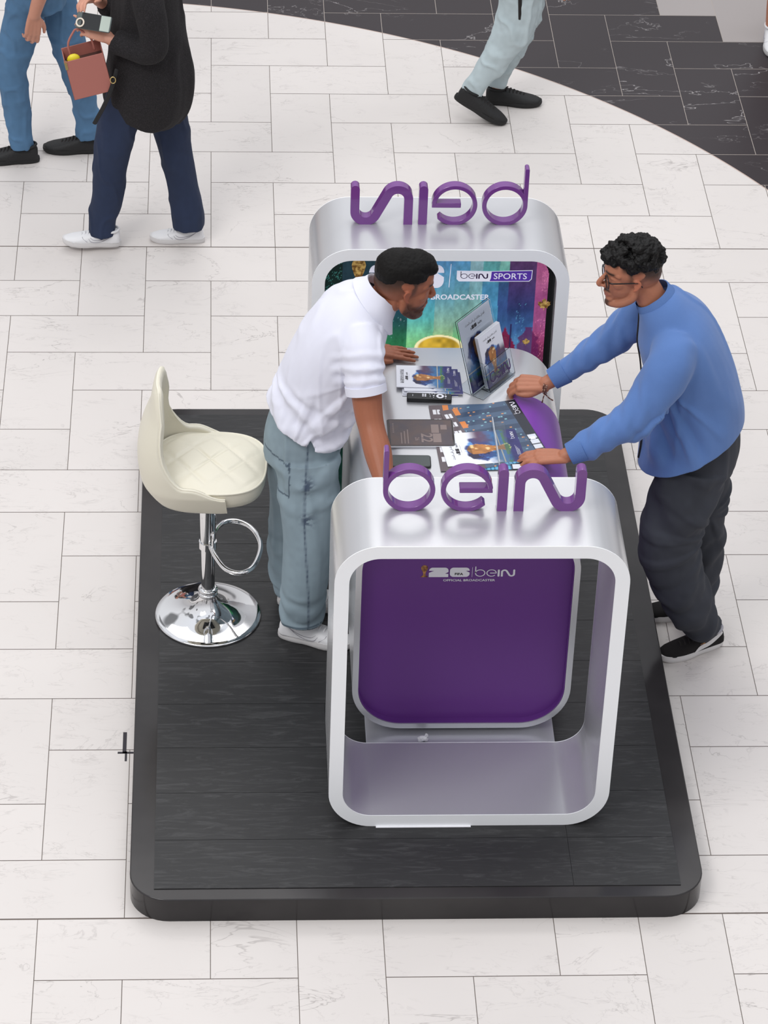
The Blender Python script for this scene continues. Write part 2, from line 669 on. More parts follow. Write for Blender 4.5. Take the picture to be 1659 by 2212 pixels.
    t2.links.new(ds.outputs['Value'], gt.inputs[0])
    sp2 = t2.nodes.new('ShaderNodeSeparateXYZ'); t2.links.new(co.outputs['Object'], sp2.inputs[0])
    g2 = t2.nodes.new('ShaderNodeMath'); g2.operation = 'GREATER_THAN'; g2.inputs[1].default_value = -0.6
    t2.links.new(sp2.outputs[1], g2.inputs[0])
    g3 = t2.nodes.new('ShaderNodeMath'); g3.operation = 'MULTIPLY'
    t2.links.new(gt.outputs[0], g3.inputs[0]); t2.links.new(g2.outputs[0], g3.inputs[1])
    mx = t2.nodes.new('ShaderNodeMix'); mx.data_type = 'RGBA'
    t2.links.new(g3.outputs[0], mx.inputs[0])
    mx.inputs[6].default_value = (*rgb(104, 94, 88), 1); mx.inputs[7].default_value = (*rgb(176, 166, 158), 1)
    t2.links.new(mx.outputs[2], b2.inputs['Base Color'])
    return m, m2


def plank_mat():
    m = bpy.data.materials.new('black_wood_planks')
    m.use_nodes = True
    t = m.node_tree
    b = t.nodes['Principled BSDF']
    N, L = t.nodes.new, t.links.new
    co = N('ShaderNodeTexCoord')
    mp = N('ShaderNodeMapping'); mp.inputs['Scale'].default_value = (1.2, 9, 1)
    L(co.outputs['Object'], mp.inputs[0])
    nz = N('ShaderNodeTexNoise'); nz.inputs['Scale'].default_value = 4.5; nz.inputs['Detail'].default_value = 8; nz.inputs['Distortion'].default_value = 1.6
    nz.inputs['Roughness'].default_value = 0.7
    L(mp.outputs[0], nz.inputs[0])
    rp = N('ShaderNodeValToRGB')
    rp.color_ramp.elements[0].position = 0.5; rp.color_ramp.elements[0].color = (*rgb(44, 44, 45), 1)
    rp.color_ramp.elements[1].position = 0.74; rp.color_ramp.elements[1].color = (*rgb(70, 70, 71), 1)
    L(nz.outputs[0], rp.inputs[0])
    L(rp.outputs[0], b.inputs['Base Color'])
    b.inputs['Roughness'].default_value = 0.42
    b.inputs['Specular IOR Level'].default_value = 0.3
    bp = N('ShaderNodeBump'); bp.inputs['Strength'].default_value = 0.25; bp.inputs['Distance'].default_value = 0.002
    L(nz.outputs[0], bp.inputs['Height']); L(bp.outputs[0], b.inputs['Normal'])
    return m


M['tile'], M['grout'] = floor_mat()
M['plank'] = plank_mat()
M['gloss_black'] = mat('glossy_black_edge', rgb(46, 44, 45), 0.16, spec=0.35, noise=(2.2, rgb(60, 58, 58), .4, .7))
M['seam'] = mat('dark_seam', rgb(14, 14, 14), 0.8)
M['silver'] = mat('silver_paint', rgb(210, 211, 214), 0.27, metal=0.62, bump=(900, 0.08, 0.0006))
M['silver_in'] = mat('silver_paint_inner', rgb(204, 204, 212), 0.32, metal=0.6, bump=(900, 0.08, 0.0006))
M['rim'] = mat('whitened_edge', rgb(247, 249, 252), 0.4, metal=0.0)  # pale rim; the front light it catches is put into this whiter colour
M['purple'] = mat('purple_gloss', rgb(112, 56, 134), 0.16, spec=0.6, coat=0.5)
M['purple_panel'] = mat('purple_panel', rgb(106, 58, 138), 0.33, spec=0.35)
M['purple_side'] = mat('purple_laminate', rgb(124, 64, 164), 0.38, spec=0.5)
M['white_print'] = mat('white_print', rgb(235, 235, 242), 0.5)
M['black_print'] = mat('black_print', rgb(40, 36, 44), 0.5)
M['gold_print'] = mat('gold_print', rgb(190, 135, 75), 0.4, noise=(90, rgb(90, 50, 20), .4, .65))
M['chrome'] = mat('chrome', (0.82, 0.82, 0.83), 0.045, metal=1.0)
M['black_plastic'] = mat('black_plastic', rgb(24, 25, 26), 0.35)
M['black_glass'] = mat('black_glass', rgb(30, 31, 32), 0.12, spec=0.6)
M['leather'] = mat('ivory_faux_leather', rgb(220, 215, 198), 0.42, bump=(260, 0.12, 0.0015))
M['piping'] = mat('ivory_piping', rgb(228, 223, 206), 0.4)

# ------------------------------------------------------------------ floor
U = 0.3
tiles = []
I0, I1, J0, J1 = -16, 24, -26, 24
for j in range(J0, J1):            # row j lies between y=-j*U and y=-(j+1)*U
    for i in range(I0, I1):
        k = (i - j) % 4
        if k == 3:                 # left half of a lying tile (line i+1 is missing)
            tiles.append((i, i + 2, j, j + 1))
        elif k == 1:               # lower half of a standing tile; the expansion joints cut it
            if j in (0, 15):
                tiles.append((i, i + 1, j - 1, j)); tiles.append((i, i + 1, j, j + 1))
            else:
                tiles.append((i, i + 1, j - 1, j + 1))
mb = MB()
g = 0.0014
gy = 0.0019
cols = []
for (a, b_, c, d_) in tiles:
    g0 = 0.0035 if c in (0, 15) else gy
    g1 = 0.0035 if d_ in (0, 15) else gy
    x0, x1, y1, y0 = a * U + g, b_ * U - g, -c * U - g0, -d_ * U + g1
    mb.add([(x0, y0, 0), (x1, y0, 0), (x1, y1, 0), (x0, y1, 0)], [(0, 1, 2, 3)], 0)
    grey = 1.0 if (c <= -8 and (a + b_) / 2 > 17 - (c + d_) / 2 - 16.6 + 0.0) else 0.0
    grey = 1.0 if ((c == -8 and a >= 9) or (c < -8 and a >= 8 + (c + 9) * 1)) and c <= -8 else 0.0
    cols += [(random.random(), random.random(), random.random(), grey)] * 4
nv = len(mb.v)
mb.add([(-14, -14, -0.0005), (16, -14, -0.0005), (16, 16, -0.0005), (-14, 16, -0.0005)], [(0, 1, 2, 3)], 1)
cols += [(0, 0, 0, 0)] * 4
me = bpy.data.meshes.new('floor')
me.from_pydata(mb.v, [], mb.f)
me.materials.append(M['tile']); me.materials.append(M['grout'])
me.polygons.foreach_set('material_index', mb.m)
at = me.color_attributes.new('tile', 'FLOAT_COLOR', 'CORNER')
fl = []
for p in me.polygons:
    for v in p.vertices:
        fl.extend(cols[v])
at.data.foreach_set('color', fl)
tag(link(bpy.data.objects.new('floor', me)), kind='structure')

# black tape mark on the marble beside the platform
mb = MB()
for (x0, x1, y0, y1) in ((-0.327, -0.313, -3.62, -3.50), (-0.345, -0.283, -3.622, -3.612), (-0.318, -0.310, -3.665, -3.61)):
    mb.box(x0, x1, y0, y1, 0.0, 0.0012)
tag(mb.build('tape_mark', M['black_print']), 'black tape cross stuck on the white floor at the left edge of the platform', 'tape')

# ------------------------------------------------------------------ platform
PX0, PX1, PY0, PY1, PH = -0.282, 1.735, -4.517, -1.49, 0.10
plat = empty('display_platform', ((PX0 + PX1) / 2, (PY0 + PY1) / 2, 0), 0,
             'low black platform with rounded corners and dark wood plank top', 'platform')
cx, cy = plat.location.x, plat.location.y
hw, hd = (PX1 - PX0) / 2, (PY1 - PY0) / 2
o2 = [(x, y) for x, y in rrect(-hw, hw, -hd, hd, 0.14, 10)]
mb = MB()
n = len(o2)
mb.add([(x, y, 0.0) for x, y in o2] + [(x, y, PH) for x, y in o2],
       [tuple(range(n, 2 * n))] + [(i, (i + 1) % n, (i + 1) % n + n, i + n) for i in range(n)])
mb.build('edge_frame', M['gloss_black'], plat, smooth=True, angle=40, bevel=0.004)
# plank field
mb = MB()
ins = 0.085
y = -hd + ins
first = True
y = -hd + 0.055
while y < hd - ins - 0.01:
    y1 = min(y + 0.2505, hd - 0.05)
    cut = (0.545, -0.30, 0.545, 0.545)[int(round((y + 2) * 4)) % 4]
    for xa, xb in ((-hw + ins, cut), (cut, hw - ins)):
        mb.box(xa + 0.0008, xb - 0.0008, y + 0.0009, y1 - 0.0009, PH + 0.0002, PH + 0.0032)
    y = y1
mb.build('plank_deck', M['plank'], plat)


# ------------------------------------------------------------------ the two arch frames with 3-D letters
def arch(x0, yf, label, reverse):
    root = empty('arch_frame', (x0 + 0.5, yf + 0.2, PH + 0.0034), 0, label, 'display frame', 'purple lettered silver arch frames')
    z1 = 1.35 - PH - 0.0034
    a = rrect(-0.5, 0.5, 0, z1, 0.155, 14)
    b = rrect(-0.45, 0.45, 0.05, z1 - 0.05, 0.105, 14)
    mb = MB()
    mb.ring(a, b, -0.197, 0.197)
    o = mb.build('frame_shell', M['silver'], root, smooth=True, angle=40)
    mb = MB()
    mb.ring(a, b, -0.2, -0.1972)
    mb.ring(a, b, 0.1972, 0.2)
    mb.build('frame_rim', M['rim'], root)
    # letters
    for ch, gl in zip('bein', GL):
        mb = MB()
        if reverse:
            T = lambda p: (0.344 - 0.006 - p[0], p[1], p[2])
            glyph_into(mb, gl, -0.012, 0.028, T, oz=z1 - 0.003)
        else:
            T = lambda p: (-0.335 + p[0], p[1], p[2])
            glyph_into(mb, gl, 0.001, 0.041, T, oz=z1 - 0.003)
        mb.build('letter', M['purple'], root, smooth=True, angle=35, bevel=0.0025)
    return root


front = arch(0.418, -4.146, 'silver arch frame nearest the viewer, its purple letters reading the right way round', False)
back = arch(0.392, -2.243, 'silver arch frame around the lit screen, its purple letters seen from behind', True)

# ------------------------------------------------------------------ desk
DX0, DX1, DY0, DY1, DZ0, DZ1 = 0.518, 1.322, -3.65, -2.478, 0.14, 1.055
desk = empty('counter_desk', (0.92, -3.06, PH), 0, 'silver counter with a purple front panel standing between the two arch frames', 'counter')


def dl(x, y, z):
    return (x - 0.92, y + 3.06, z - PH)


TD = lambda p: dl(*p)
a = rrect(DX0, DX1, DZ0, DZ1, 0.185, 14)
b = rrect(DX0 + 0.022, DX1 - 0.022, DZ0 + 0.022, DZ1 - 0.022, 0.163, 14)
mb = MB()
mb.ring(a, b, DY0, DY1, T=TD)
mb.build('counter_shell', M['silver'], desk, smooth=True, angle=40)
mb = MB()
mb.prism(b, DY0 + 0.03, DY0 + 0.045, T=TD)
fp = mb.build('front_panel', M['purple_panel'], desk)
mb = MB()
mb.prism(b, DY1 - 0.045, DY1 - 0.03, T=TD)
mb.build('back_panel', M['silver_in'], desk)
# purple lining of the recess, seen as a darker lip
c = rrect(DX0 + 0.0225, DX1 - 0.0225, DZ0 + 0.0225, DZ1 - 0.0225, 0.1625, 14)
d = rrect(DX0 + 0.0255, DX1 - 0.0255, DZ0 + 0.0255, DZ1 - 0.0255, 0.1595, 14)
mb = MB()
mb.ring(c, d, DY0 + 0.004, DY0 + 0.03, T=TD)
mb.build('panel_lip', M['purple_panel'], desk, smooth=True, angle=40)
# purple laminate wrapped over the visitor's side
outl = []
R = 0.185
cxr, czr = DX1 - R, DZ1 - R
path = [(1.135 + k * (cxr - 1.135) / 3, DZ1 + 0.002) for k in range(3)] + arc(cxr, czr, R + 0.002, 90, 0, 16) + [(DX1 + 0.002, 0.7), (DX1 + 0.002, 0.5)] + arc(cxr, DZ0 + R, R + 0.002, 0, -60, 10)
L_, R_ = stroke(path, 0.004)
mb = MB()
mb.strip(L_, R_, DY0 + 0.06, -2.80, T=TD)
mb.build('side_wrap', M['purple_side'], desk, smooth=True, angle=40)
# sled under the counter
mb = MB()
mb.box(0.573, 1.272, -3.744, -2.26, PH + 0.0035, PH + 0.022, M=Matrix.Translation((-0.92, 3.06, -PH)))
mb.build('floor_sled', M['silver_in'], desk, bevel=0.002)
mb = MB()
mb.box(0.70, 1.15, -3.35, -2.75, PH + 0.02, DZ0 + 0.004, M=Matrix.Translation((-0.92, 3.06, -PH)))
mb.build('pedestal', M['silver_in'], desk)


# printed logo on the purple panel
def logo_block(parent, place, s, white, black, gold, text=True, small_badge=True, prefix='logo'):
    """trophy | 26 | bar | bein, in units of the 1110 px wide original drawing"""
    two, six = glyph26()
    T = lambda p: place((p[0] * s, p[1] * s))
    mb = MB()
    fill_poly(mb, [(x + 100, y) for x, y in two], T)
    fill_poly(mb, [(x + 106, y) for x, y in six], T)
    mb.add([T(p) for p in ((605, 0), (609, 0), (609, 142), (605, 142))], [(0, 1, 2, 3)])
    k = 470 / 0.688
    for gl in GL:
        for kind, a, b in gl:
            a = [(640 + p[0] * k * 1.0, 6 + p[1] * k * .86) for p in a]
            b = [(640 + p[0] * k * 1.0, 6 + p[1] * k * .86) for p in b]
            n = len(a)
            v = [T(p) for p in a] + [T(p) for p in b]
            mb.add(v, [(i, (i + 1) % n, n + (i + 1) % n, n + i) for i in range(n if kind == 'ring' else n - 1)])
    if text:
        text_into(mb, 'OFFICIAL BROADCASTER', 44, lambda p: T((270 + p[0], -62 + p[1])), bold=0.8, xs=1.22)
    mb.build('logo_lettering', white, parent)
    mb = MB()
    text_into(mb, 'FIFA', 46, lambda p: T((402 + p[0], 28 + p[1])), bold=1.6, xs=1.15)
    mb.build('logo_badge_text', black, parent)
    mb = MB()
    trophy(mb, lambda p: T((5 + p[0] * 84, -2 + p[1] * 175)))
    mb.build('cup_emblem', gold, parent)


def trophy(mb, T):
    """gold cup outline in a unit box"""
    prof = [(0, .22), (.06, .26), (.1, .19), (.3, .17), (.42, .24), (.55, .33), (.68, .42), (.78, .46), (.86, .44), (.94, .33), (1.0, .1)]
    pr = [(.0, .5), (.05, .5), (.07, .42)] + [(.12, .24), (.2, .17)] + [(.3, .16), (.42, .22), (.55, .34), (.68, .44), (.78, .48), (.88, .43), (.96, .28), (1.0, .05)]
    L = [(0.5 - w, z) for z, w in pr]
    R_ = [(0.5 + w, z) for z, w in pr]
    n = len(L)
    mb.add([T(p) for p in L] + [T(p) for p in R_], [(i, i + 1, n + i + 1, n + i) for i in range(n - 1)])


yp = DY0 + 0.0290
logo_block(desk, lambda p: dl(0.750 + p[0], yp, 0.822 + p[1]), 0.340 / 1110, M['white_print'], M['black_print'], M['gold_print'])
# ------------------------------------------------------------------ lit screen in the back arch
SX0, SX1, SZ0, SZ1 = 0.434, 1.350, 0.15, 1.300


def screen_colour(px, py, P):
    """vertical painted bands; px, py in units of the artwork"""
    n = len(px)
    C = np.zeros((n, 3))
    warp = vnoise(np.c_[px * .02, py * .012, 0 * px], 3) * 2.5
    x = px + warp * .6
    t = np.clip((py - 562) / 190, 0, 1.6)

    def band(a, b, stops):
        m = (x >= a) & (x < b)
        ts = [s[0] for s in stops]
        c = np.array([rgb(*s[1]) for s in stops])
        for k in range(3):
            C[m, k] = np.interp(t[m], ts, c[:, k])
    band(600, 738, [(0, (6, 30, 28)), (1, (8, 40, 34))])
    band(738, 828, [(0, (20, 58, 70)), (.4, (16, 44, 58)), (1, (10, 60, 50))])
    band(828, 878, [(0, (22, 82, 110)), (.55, (12, 50, 84)), (.8, (10, 78, 74)), (1, (14, 120, 70))])
    band(878, 935, [(0, (30, 120, 150)), (.45, (18, 128, 168)), (.72, (40, 165, 165)), (1, (110, 200, 120))])
    band(935, 975, [(0, (28, 128, 190)), (.5, (70, 145, 165)), (.8, (120, 170, 140)), (1, (150, 205, 110))])
    band(975, 1006, [(0, (30, 130, 185)), (.4, (64, 140, 160)), (.75, (110, 160, 140)), (1, (90, 190, 100))])
    band(1006, 1033, [(0, (120, 165, 175)), (.4, (90, 150, 160)), (.75, (110, 160, 140)), (1, (80, 180, 110))])
    band(1033, 1068, [(0, (60, 155, 160)), (.2, (50, 150, 150)), (.34, (20, 110, 150)), (.6, (14, 130, 175)), (1, (20, 140, 180))])
    band(1068, 1089, [(0, (110, 185, 170)), (.24, (70, 165, 150)), (.32, (24, 70, 120)), (.6, (20, 60, 120)), (1, (22, 100, 160))])
    band(1089, 1146, [(0, (82, 32, 92)), (.4, (52, 36, 98)), (.62, (24, 44, 100)), (.85, (20, 86, 150)), (1, (40, 120, 175))])
    band(1146, 1400, [(0, (176, 44, 128)), (.3, (160, 60, 120)), (.5, (140, 34, 110)), (.75, (150, 50, 120)), (1, (146, 22, 92)), (1.3, (96, 16, 66))])
    f = 1 + .20 * vnoise(np.c_[px * .05, py * .02, 0 * px], 5) + .20 * vnoise(np.c_[px * .16, py * .09, 0 * px], 6) + .1 * vnoise(np.c_[px * .4, py * .3, 0 * px], 7)
    C *= f[:, None]
    gray = C.mean(1)[:, None]
    C = C * .74 + gray * .24
    C *= (1 - .5 * sst(1.05, 1.7, (py - 562) / 190))[:, None]
    # light rain of dots
    h = vnoise(np.c_[px * 1.1, py * .55, 0 * px], 8) * .8 + .2 * vnoise(np.c_[px * .12, py * .1, 0 * px], 18)
    for (a, b, c, d, th, col) in ((1108, 1128, 665, 760, .55, (110, 190, 225)), (1150, 1186, 700, 790, .5, (250, 150, 190)), (1158, 1180, 584, 640, .35, (220, 130, 170)),
                                  (700, 738, 562, 660, .45, (90, 180, 170)), (840, 872, 680, 745, .75, (170, 220, 230))):
        m = (px > a) & (px < b) & (py > c) & (py < d) & (h > th)
        C[m] = C[m] * .6 + np.array(rgb(*col)) * .4
    # pagoda roof silhouettes
    def over(a, col):
        C[:] = C * (1 - a[:, None]) + np.array(col) * a[:, None]
    w = np.clip((py - 716) * .30, 0, 6) + np.clip((py - 730) * .55, 0, 16) + 1.5 * ((py % 7) < 3)
    over(sst(1, -1, np.abs(px - 1087) - w) * (py > 716), rgb(110, 28, 62))
    over(sst(1.2, 0, np.abs(px - 1099) - 1.0) * (py > 712), rgb(40, 30, 70))
    w = 10 + 5 * vnoise(np.c_[px * 0, py * .12, 0 * px], 31) + np.clip((py - 722) * .6, -14, 12)
    over(.8 * sst(1.5, -1.5, np.abs(px - 1137) - w) * (py > 718), rgb(84, 24, 74))
    # golden dome
    d = ((px - 948) / 52) ** 2 + ((py - 765) / 29) ** 2
    a = sst(1.03, .98, d)[:, None]
    C = C * (1 - a) + a * np.array(rgb(186, 150, 50)) * (1 + .45 * vnoise(np.c_[px * .1, py * .1, 0 * px], 9))[:, None]
    a = (sst(1.03, .98, d) * sst(.66, .86, d))[:, None]
    C = C * (1 - a) + a * np.array(rgb(240, 228, 180))
    return C


scr = empty('display_screen', ((SX0 + SX1) / 2, -2.15, 0.104), 0, 'large lit screen with a colourful football artwork inside the far arch frame', 'screen')
SCX = (SX0 + SX1) / 2
ysc = -2.190
mb = MB()
mb.prism([(x - SCX, z - 0.104) for x, z in rrect(0.4435, 1.3405, 0.1545, 1.2955, 0.103, 12)], -0.039, 0.03)
mb.build('screen_housing', M['black_glass'], scr)
NX, NZ = 330, 310
gx = np.linspace(0.447, 1.316, NX)
gz = np.linspace(0.160, 1.2935, NZ)
rr = 0.10
V, keep = [], []
for z in gz:
    for x in gx:
        V.append((x - SCX, -0.0405, z - 0.104))
X_ = np.array([v[0] + SCX for v in V]); Z_ = np.array([v[2] + .104 for v in V])


def inside(x, z, x0, x1, z0, z1, r):
    ax = max(x0 + r - x, x - (x1 - r), 0); az = max(z0 + r - z, z - (z1 - r), 0)
    return ax * ax + az * az <= r * r


F = []
for j in range(NZ - 1):
    for i in range(NX - 1):
        q = (j * NX + i, j * NX + i + 1, (j + 1) * NX + i + 1, (j + 1) * NX + i)
        if inside((gx[i] + gx[i + 1]) / 2, (gz[j] + gz[j + 1]) / 2, 0.446, 1.317, 0.158, 1.295, rr):
            F.append(q)
mb = MB()
mb.add(V, F)
M['screen'] = mat('screen_picture', (0.5, 0.5, 0.5), 0.25, attr='Col', emit=0.62)
pic = mb.build('screen_picture', M['screen'], scr)
paint(pic.data, screen_colour(697 + (X_ - 0.434) / 0.001858, 562 + (1.298 - Z_) / 0.00213, None))
M['screen_white'] = mat('screen_white', rgb(225, 225, 240), 0.4, emit=0.35)
M['screen_dark'] = mat('screen_dark_text', rgb(50, 30, 70), 0.4)
M['screen_violet'] = mat('screen_violet', rgb(84, 50, 160), 0.4, emit=0.3)
M['screen_gold'] = mat('screen_gold', rgb(200, 165, 95), 0.4, noise=(70, rgb(110, 75, 30), .42, .6), emit=0.3)


def S(px, py, d=0.0):
    return (0.434 + (px - 697) * 0.001858 - SCX, -0.0412 - d, 1.298 - (py - 562) * 0.00213 - 0.104)


mb = MB()
two, six = glyph26()
fill_poly(mb, [(x, y) for x, y in two], lambda p: S(794 + p[0] * .335, 634 - p[1] * .36))
fill_poly(mb, [(x, y) for x, y in six], lambda p: S(794 + p[0] * .335, 634 - p[1] * .36))
mb.add([S(964.5, 582), S(966, 582), S(963.6, 632), S(962.2, 632)], [(0, 1, 2, 3)])
text_into(mb, 'OFFICIAL BROADCASTER', 15.2, lambda p: S(847 + p[0], 658 - p[1]), bold=0.35, xs=1.17)
mb.build('screen_lettering', M['screen_white'], scr)
mb = MB()
fill_poly(mb, [(978, 596), (1051, 597), (1050, 612), (1046, 619), (983, 619), (978, 614)], lambda p: S(p[0], p[1], .0004))
mb.add([S(1049, 597, .0001), S(1137, 594.5, .0001), S(1136, 614, .0001), S(1131, 619, .0001), S(1046, 619.5, .0001)], [(0, 1, 2, 3, 4)])
mb.build('badge_plate', M['screen_white'], scr)
mb = MB()
mb.add([S(1051, 598, .0005), S(1135.5, 596, .0005), S(1134.5, 613, .0005), S(1130, 617.6, .0005), S(1047.5, 618.2, .0005), S(1050, 612, .0005)], [(0, 1, 2, 3, 4, 5)])
mb.build('badge_field', M['screen_violet'], scr)
mb = MB()
for gl in GL:
    for kind, a, b in gl:
        n = len(a)
        mb.add([S(986 + p[0] * 84, 613 - p[1] * 62, .001) for p in a] + [S(986 + p[0] * 84, 613 - p[1] * 62, .001) for p in b],
               [(i, (i + 1) % n, n + (i + 1) % n, n + i) for i in range(n if kind == 'ring' else n - 1)])
mb.build('badge_name', M['screen_dark'], scr)
mb = MB()
text_into(mb, 'SPORTS', 18, lambda p: S(1055 + p[0], 613.5 - p[1] * .98, .001), bold=0.12, xs=1.14)
mb.build('badge_word', M['screen_white'], scr)
mb = MB()
trophy(mb, lambda p: S(757 + p[0] * 31, 640 - p[1] * 70))
mb.build('cup_emblem', M['screen_gold'], scr)
hl = [(0, -14), (2.6, -9), (5.2, -10.4), (4.2, -3.2), (8, -7.2), (8.8, -5), (13.5, -5.6), (12, -1), (13.8, .4), (7.2, 6), (8, 8.6), (.9, 7.6), (.9, 13)]
lf = hl + [(-x, y) for x, y in hl[:0:-1]]
for lx, ly, k in ((1166, 668, 1.0), (1133, 750, .6)):
    mb = MB()
    fill_poly(mb, [(lx + x * k, ly + y * k) for x, y in lf], lambda p: S(p[0], p[1]))
    mb.build('maple_leaf', M['screen_gold'], scr)

# ------------------------------------------------------------------ printed matter on the counter
DT = 1.0552


def art_colour(u, v, arabic=True):
    """poster art: u across, v down (0..1)"""
    n = len(u)
    C = np.tile(np.array(rgb(232, 234, 242)), (n, 1))
    P = np.c_[u * 6, v * 8, 0 * u]
    n1 = vnoise(P, 1) + .5 * vnoise(P * 2.3, 2) + .3 * vnoise(P * 5, 3)
    # blue splash
    d = ((u - .47) / .36) ** 2 + ((v - .52) / .24) ** 2 + n1 * .45
    a = sst(1.15, .85, d)
    blue = np.where((n1 > .15)[:, None], np.array(rgb(90, 150, 215)), np.array(rgb(44, 66, 128)))
    blue = np.where((n1 < -.5)[:, None], np.array(rgb(38, 34, 66)), blue)
    C = C * (1 - a[:, None]) + blue * a[:, None]
    # dark red field at right
    a = sst(.55, .75, u + n1 * .1) * sst(.34, .5, v)
    C = C * (1 - a[:, None]) + np.array(rgb(92, 66, 92)) * a[:, None]
    a = sst(.5, .78, v + n1 * .08)
    C = C * (1 - a[:, None]) + (np.array(rgb(52, 104, 150)) * (1 + .5 * n1)[:, None]) * a[:, None]
    m = np.abs(v - .735) < .008
    C[m] = rgb(214, 196, 160)
    a = sst(.8, .87, v + .02 * n1)
    navy = np.array(rgb(44, 44, 104)) * (1 + .35 * n1)[:, None]
    gr = (v > .79) & (v < .86) & (n1 > -.1)
    C[gr] = np.array(rgb(64, 120, 70)) * (1 + .4 * n1)[gr][:, None]
    C = C * (1 - a[:, None]) + navy * a[:, None]
    # the gold cup
    w = np.interp(v, [.30, .33, .37, .44, .52, .6, .68, .74, .79, .85, .87], [0, .09, .14, .155, .14, .10, .065, .06, .10, .125, 0])
    m = np.abs(u - .46) < w
    n2 = vnoise(np.c_[u * 22, v * 20, 0 * u], 4)
    gold = np.array(rgb(178, 118, 62)) * (1 + .55 * n2)[:, None]
    gold = np.where((n2 > .35)[:, None], np.array(rgb(236, 200, 140)), gold)
    gold = np.where((v < .36)[:, None], gold * .5, gold)
    C[m] = gold[m]
    gm = m & (v > .79)
    C[gm] = np.where((n2 > 0)[:, None], np.array(rgb(190, 200, 130)), np.array(rgb(70, 110, 70)))[gm]
    return C


M['paper_art'] = mat('printed_flyer', (1, 1, 1), 0.3, attr='Col', spec=0.5)
M['paper'] = mat('white_paper', rgb(232, 232, 236), 0.5)
_flyers = {}


def flyer(w, h, th=0.0006, lang='ar', res=60):
    """a portrait flyer lying in its own x,y plane; returns list of (name, mesh, material)"""
    key = (w, h, th, lang)
    if key in _flyers:
        return _flyers[key]
    nx, ny = res, int(res * h / w)
    xs, ys = np.linspace(0, w, nx), np.linspace(0, h, ny)
    V = [(x, y, th) for y in ys for x in xs]
    F = [(j * nx + i, j * nx + i + 1, (j + 1) * nx + i + 1, (j + 1) * nx + i) for j in range(ny - 1) for i in range(nx - 1)]
    mb = MB().add(V, F)
    k = len(mb.v)
    mb.box(0, w, 0, h, 0, th * .98)
    o = mb.build('sheet', M['paper_art'])
    A = np.array(mb.v)
    C = art_colour(A[:, 0] / w, 1 - A[:, 1] / h)
    C[k:] = rgb(215, 216, 222)
    paint(o.data, C)
    me = o.data
    bpy.data.objects.remove(o)
    z = th + 0.0002
    # dark lettering
    mb = MB()
    if lang == 'ar':
        s = '\u062b\u062f\u062d\u0644\u0627 \u0628\u0644\u0642 \u064a\u0641 \u0643\u0646\u0627\u0643\u0645 \u0644\u0636\u0641\u0623'
        s = '\ufe99\ufeaa\ufea4\ufedf\ufe8d \ufe90\ufee0\ufed7 \ufef2\ufed3 \ufeda\ufee7\ufe8e\ufedc\ufee3 \ufede\ufec0\ufed3\ufe83'
        v, f = text_mesh(s, 1, 0.012)
        if not v:
            v, f = text_mesh('beIN', 1, 0.012)
        X0, X1 = min(p[0] for p in v), max(p[0] for p in v)
        k = 0.62 * w / (X1 - X0)
        mb.add([(w * .19 + (p[0] - X0) * k, h * .875 + p[1] * k * 1.15, z) for p in v], f)
    else:
        for r, tx in enumerate(('AU COEUR DE LA COUPE DU', 'MONDE DE LA FIFA 2026')):
            v, f = text_mesh(tx, 1, 0.02)
            k = 0.62 * w / max(p[0] for p in v)
            mb.add([(w * .19 + p[0] * k, h * (.90 - .035 * r) + p[1] * k * 1.3, z) for p in v], f)
    two, six = glyph26()
    s = w * .16 / 470
    for gph in (two, six):
        fill_poly(mb, gph, lambda p: (w * .36 + p[0] * s, h * .79 + p[1] * s * 1.5, z))
    mb.box(w * .325, w * .345, h * .79, h * .82, z - .0001, z)
    v, f = text_mesh('beIN', 1, 0.02)
    k = w * .12 / max(p[0] for p in v)
    mb.add([(w * .56 + p[0] * k, h * .797 + p[1] * k, z) for p in v], f)
    mb.box(w * .38, w * .62, h * .768, h * .770, z - .0001, z)
    o = mb.build('print', M['black_print'])
    me2 = o.data
    bpy.data.objects.remove(o)
    # white lettering at the foot
    mb = MB()
    ox = .66 if lang == 'en' or lang == 'ar' else .66
    k = w * .22 / .688
    for gl in GL:
        for kind, a, b in gl:
            n = len(a)
            mb.add([(w * .70 + p[0] * k, h * .045 + p[1] * k, z) for p in a] + [(w * .70 + p[0] * k, h * .045 + p[1] * k, z) for p in b],
                   [(i, (i + 1) % n, n + (i + 1) % n, n + i) for i in range(n if kind == 'ring' else n - 1)])
    for r in range(4):
        mb.box(w * .2, w * (.5 - .04 * r), h * (.075 - .012 * r), h * (.0775 - .012 * r), z - .0001, z)
    o = mb.build('print_white', M['white_print'])
    me3 = o.data
    bpy.data.objects.remove(o)
    _flyers[key] = [('sheet', me), ('dark_print', me2), ('white_print', me3)]
    return _flyers[key]


def put_flyer(w, h, M4, label, cat='flyer', group=None, th=0.0006, lang='ar', name='flyer', prints=True):
    root = bpy.data.objects.new(name, None)
    root.empty_display_size = .05
    COL.objects.link(root)
    root.matrix_world = M4
    tag(root, label, cat, group)
    for nm, me in flyer(w, h, th, lang)[:3 if prints else 1]:
        link(bpy.data.objects.new(nm, me), root)
    return root


def frame3(o, x, y):
    x = Vector(x).normalized()
    y = Vector(y)
    y = (y - x * y.dot(x)).normalized()
    z = x.cross(y)
    return Matrix.Translation(o) @ Matrix((x, y, z)).transposed().to_4x4()


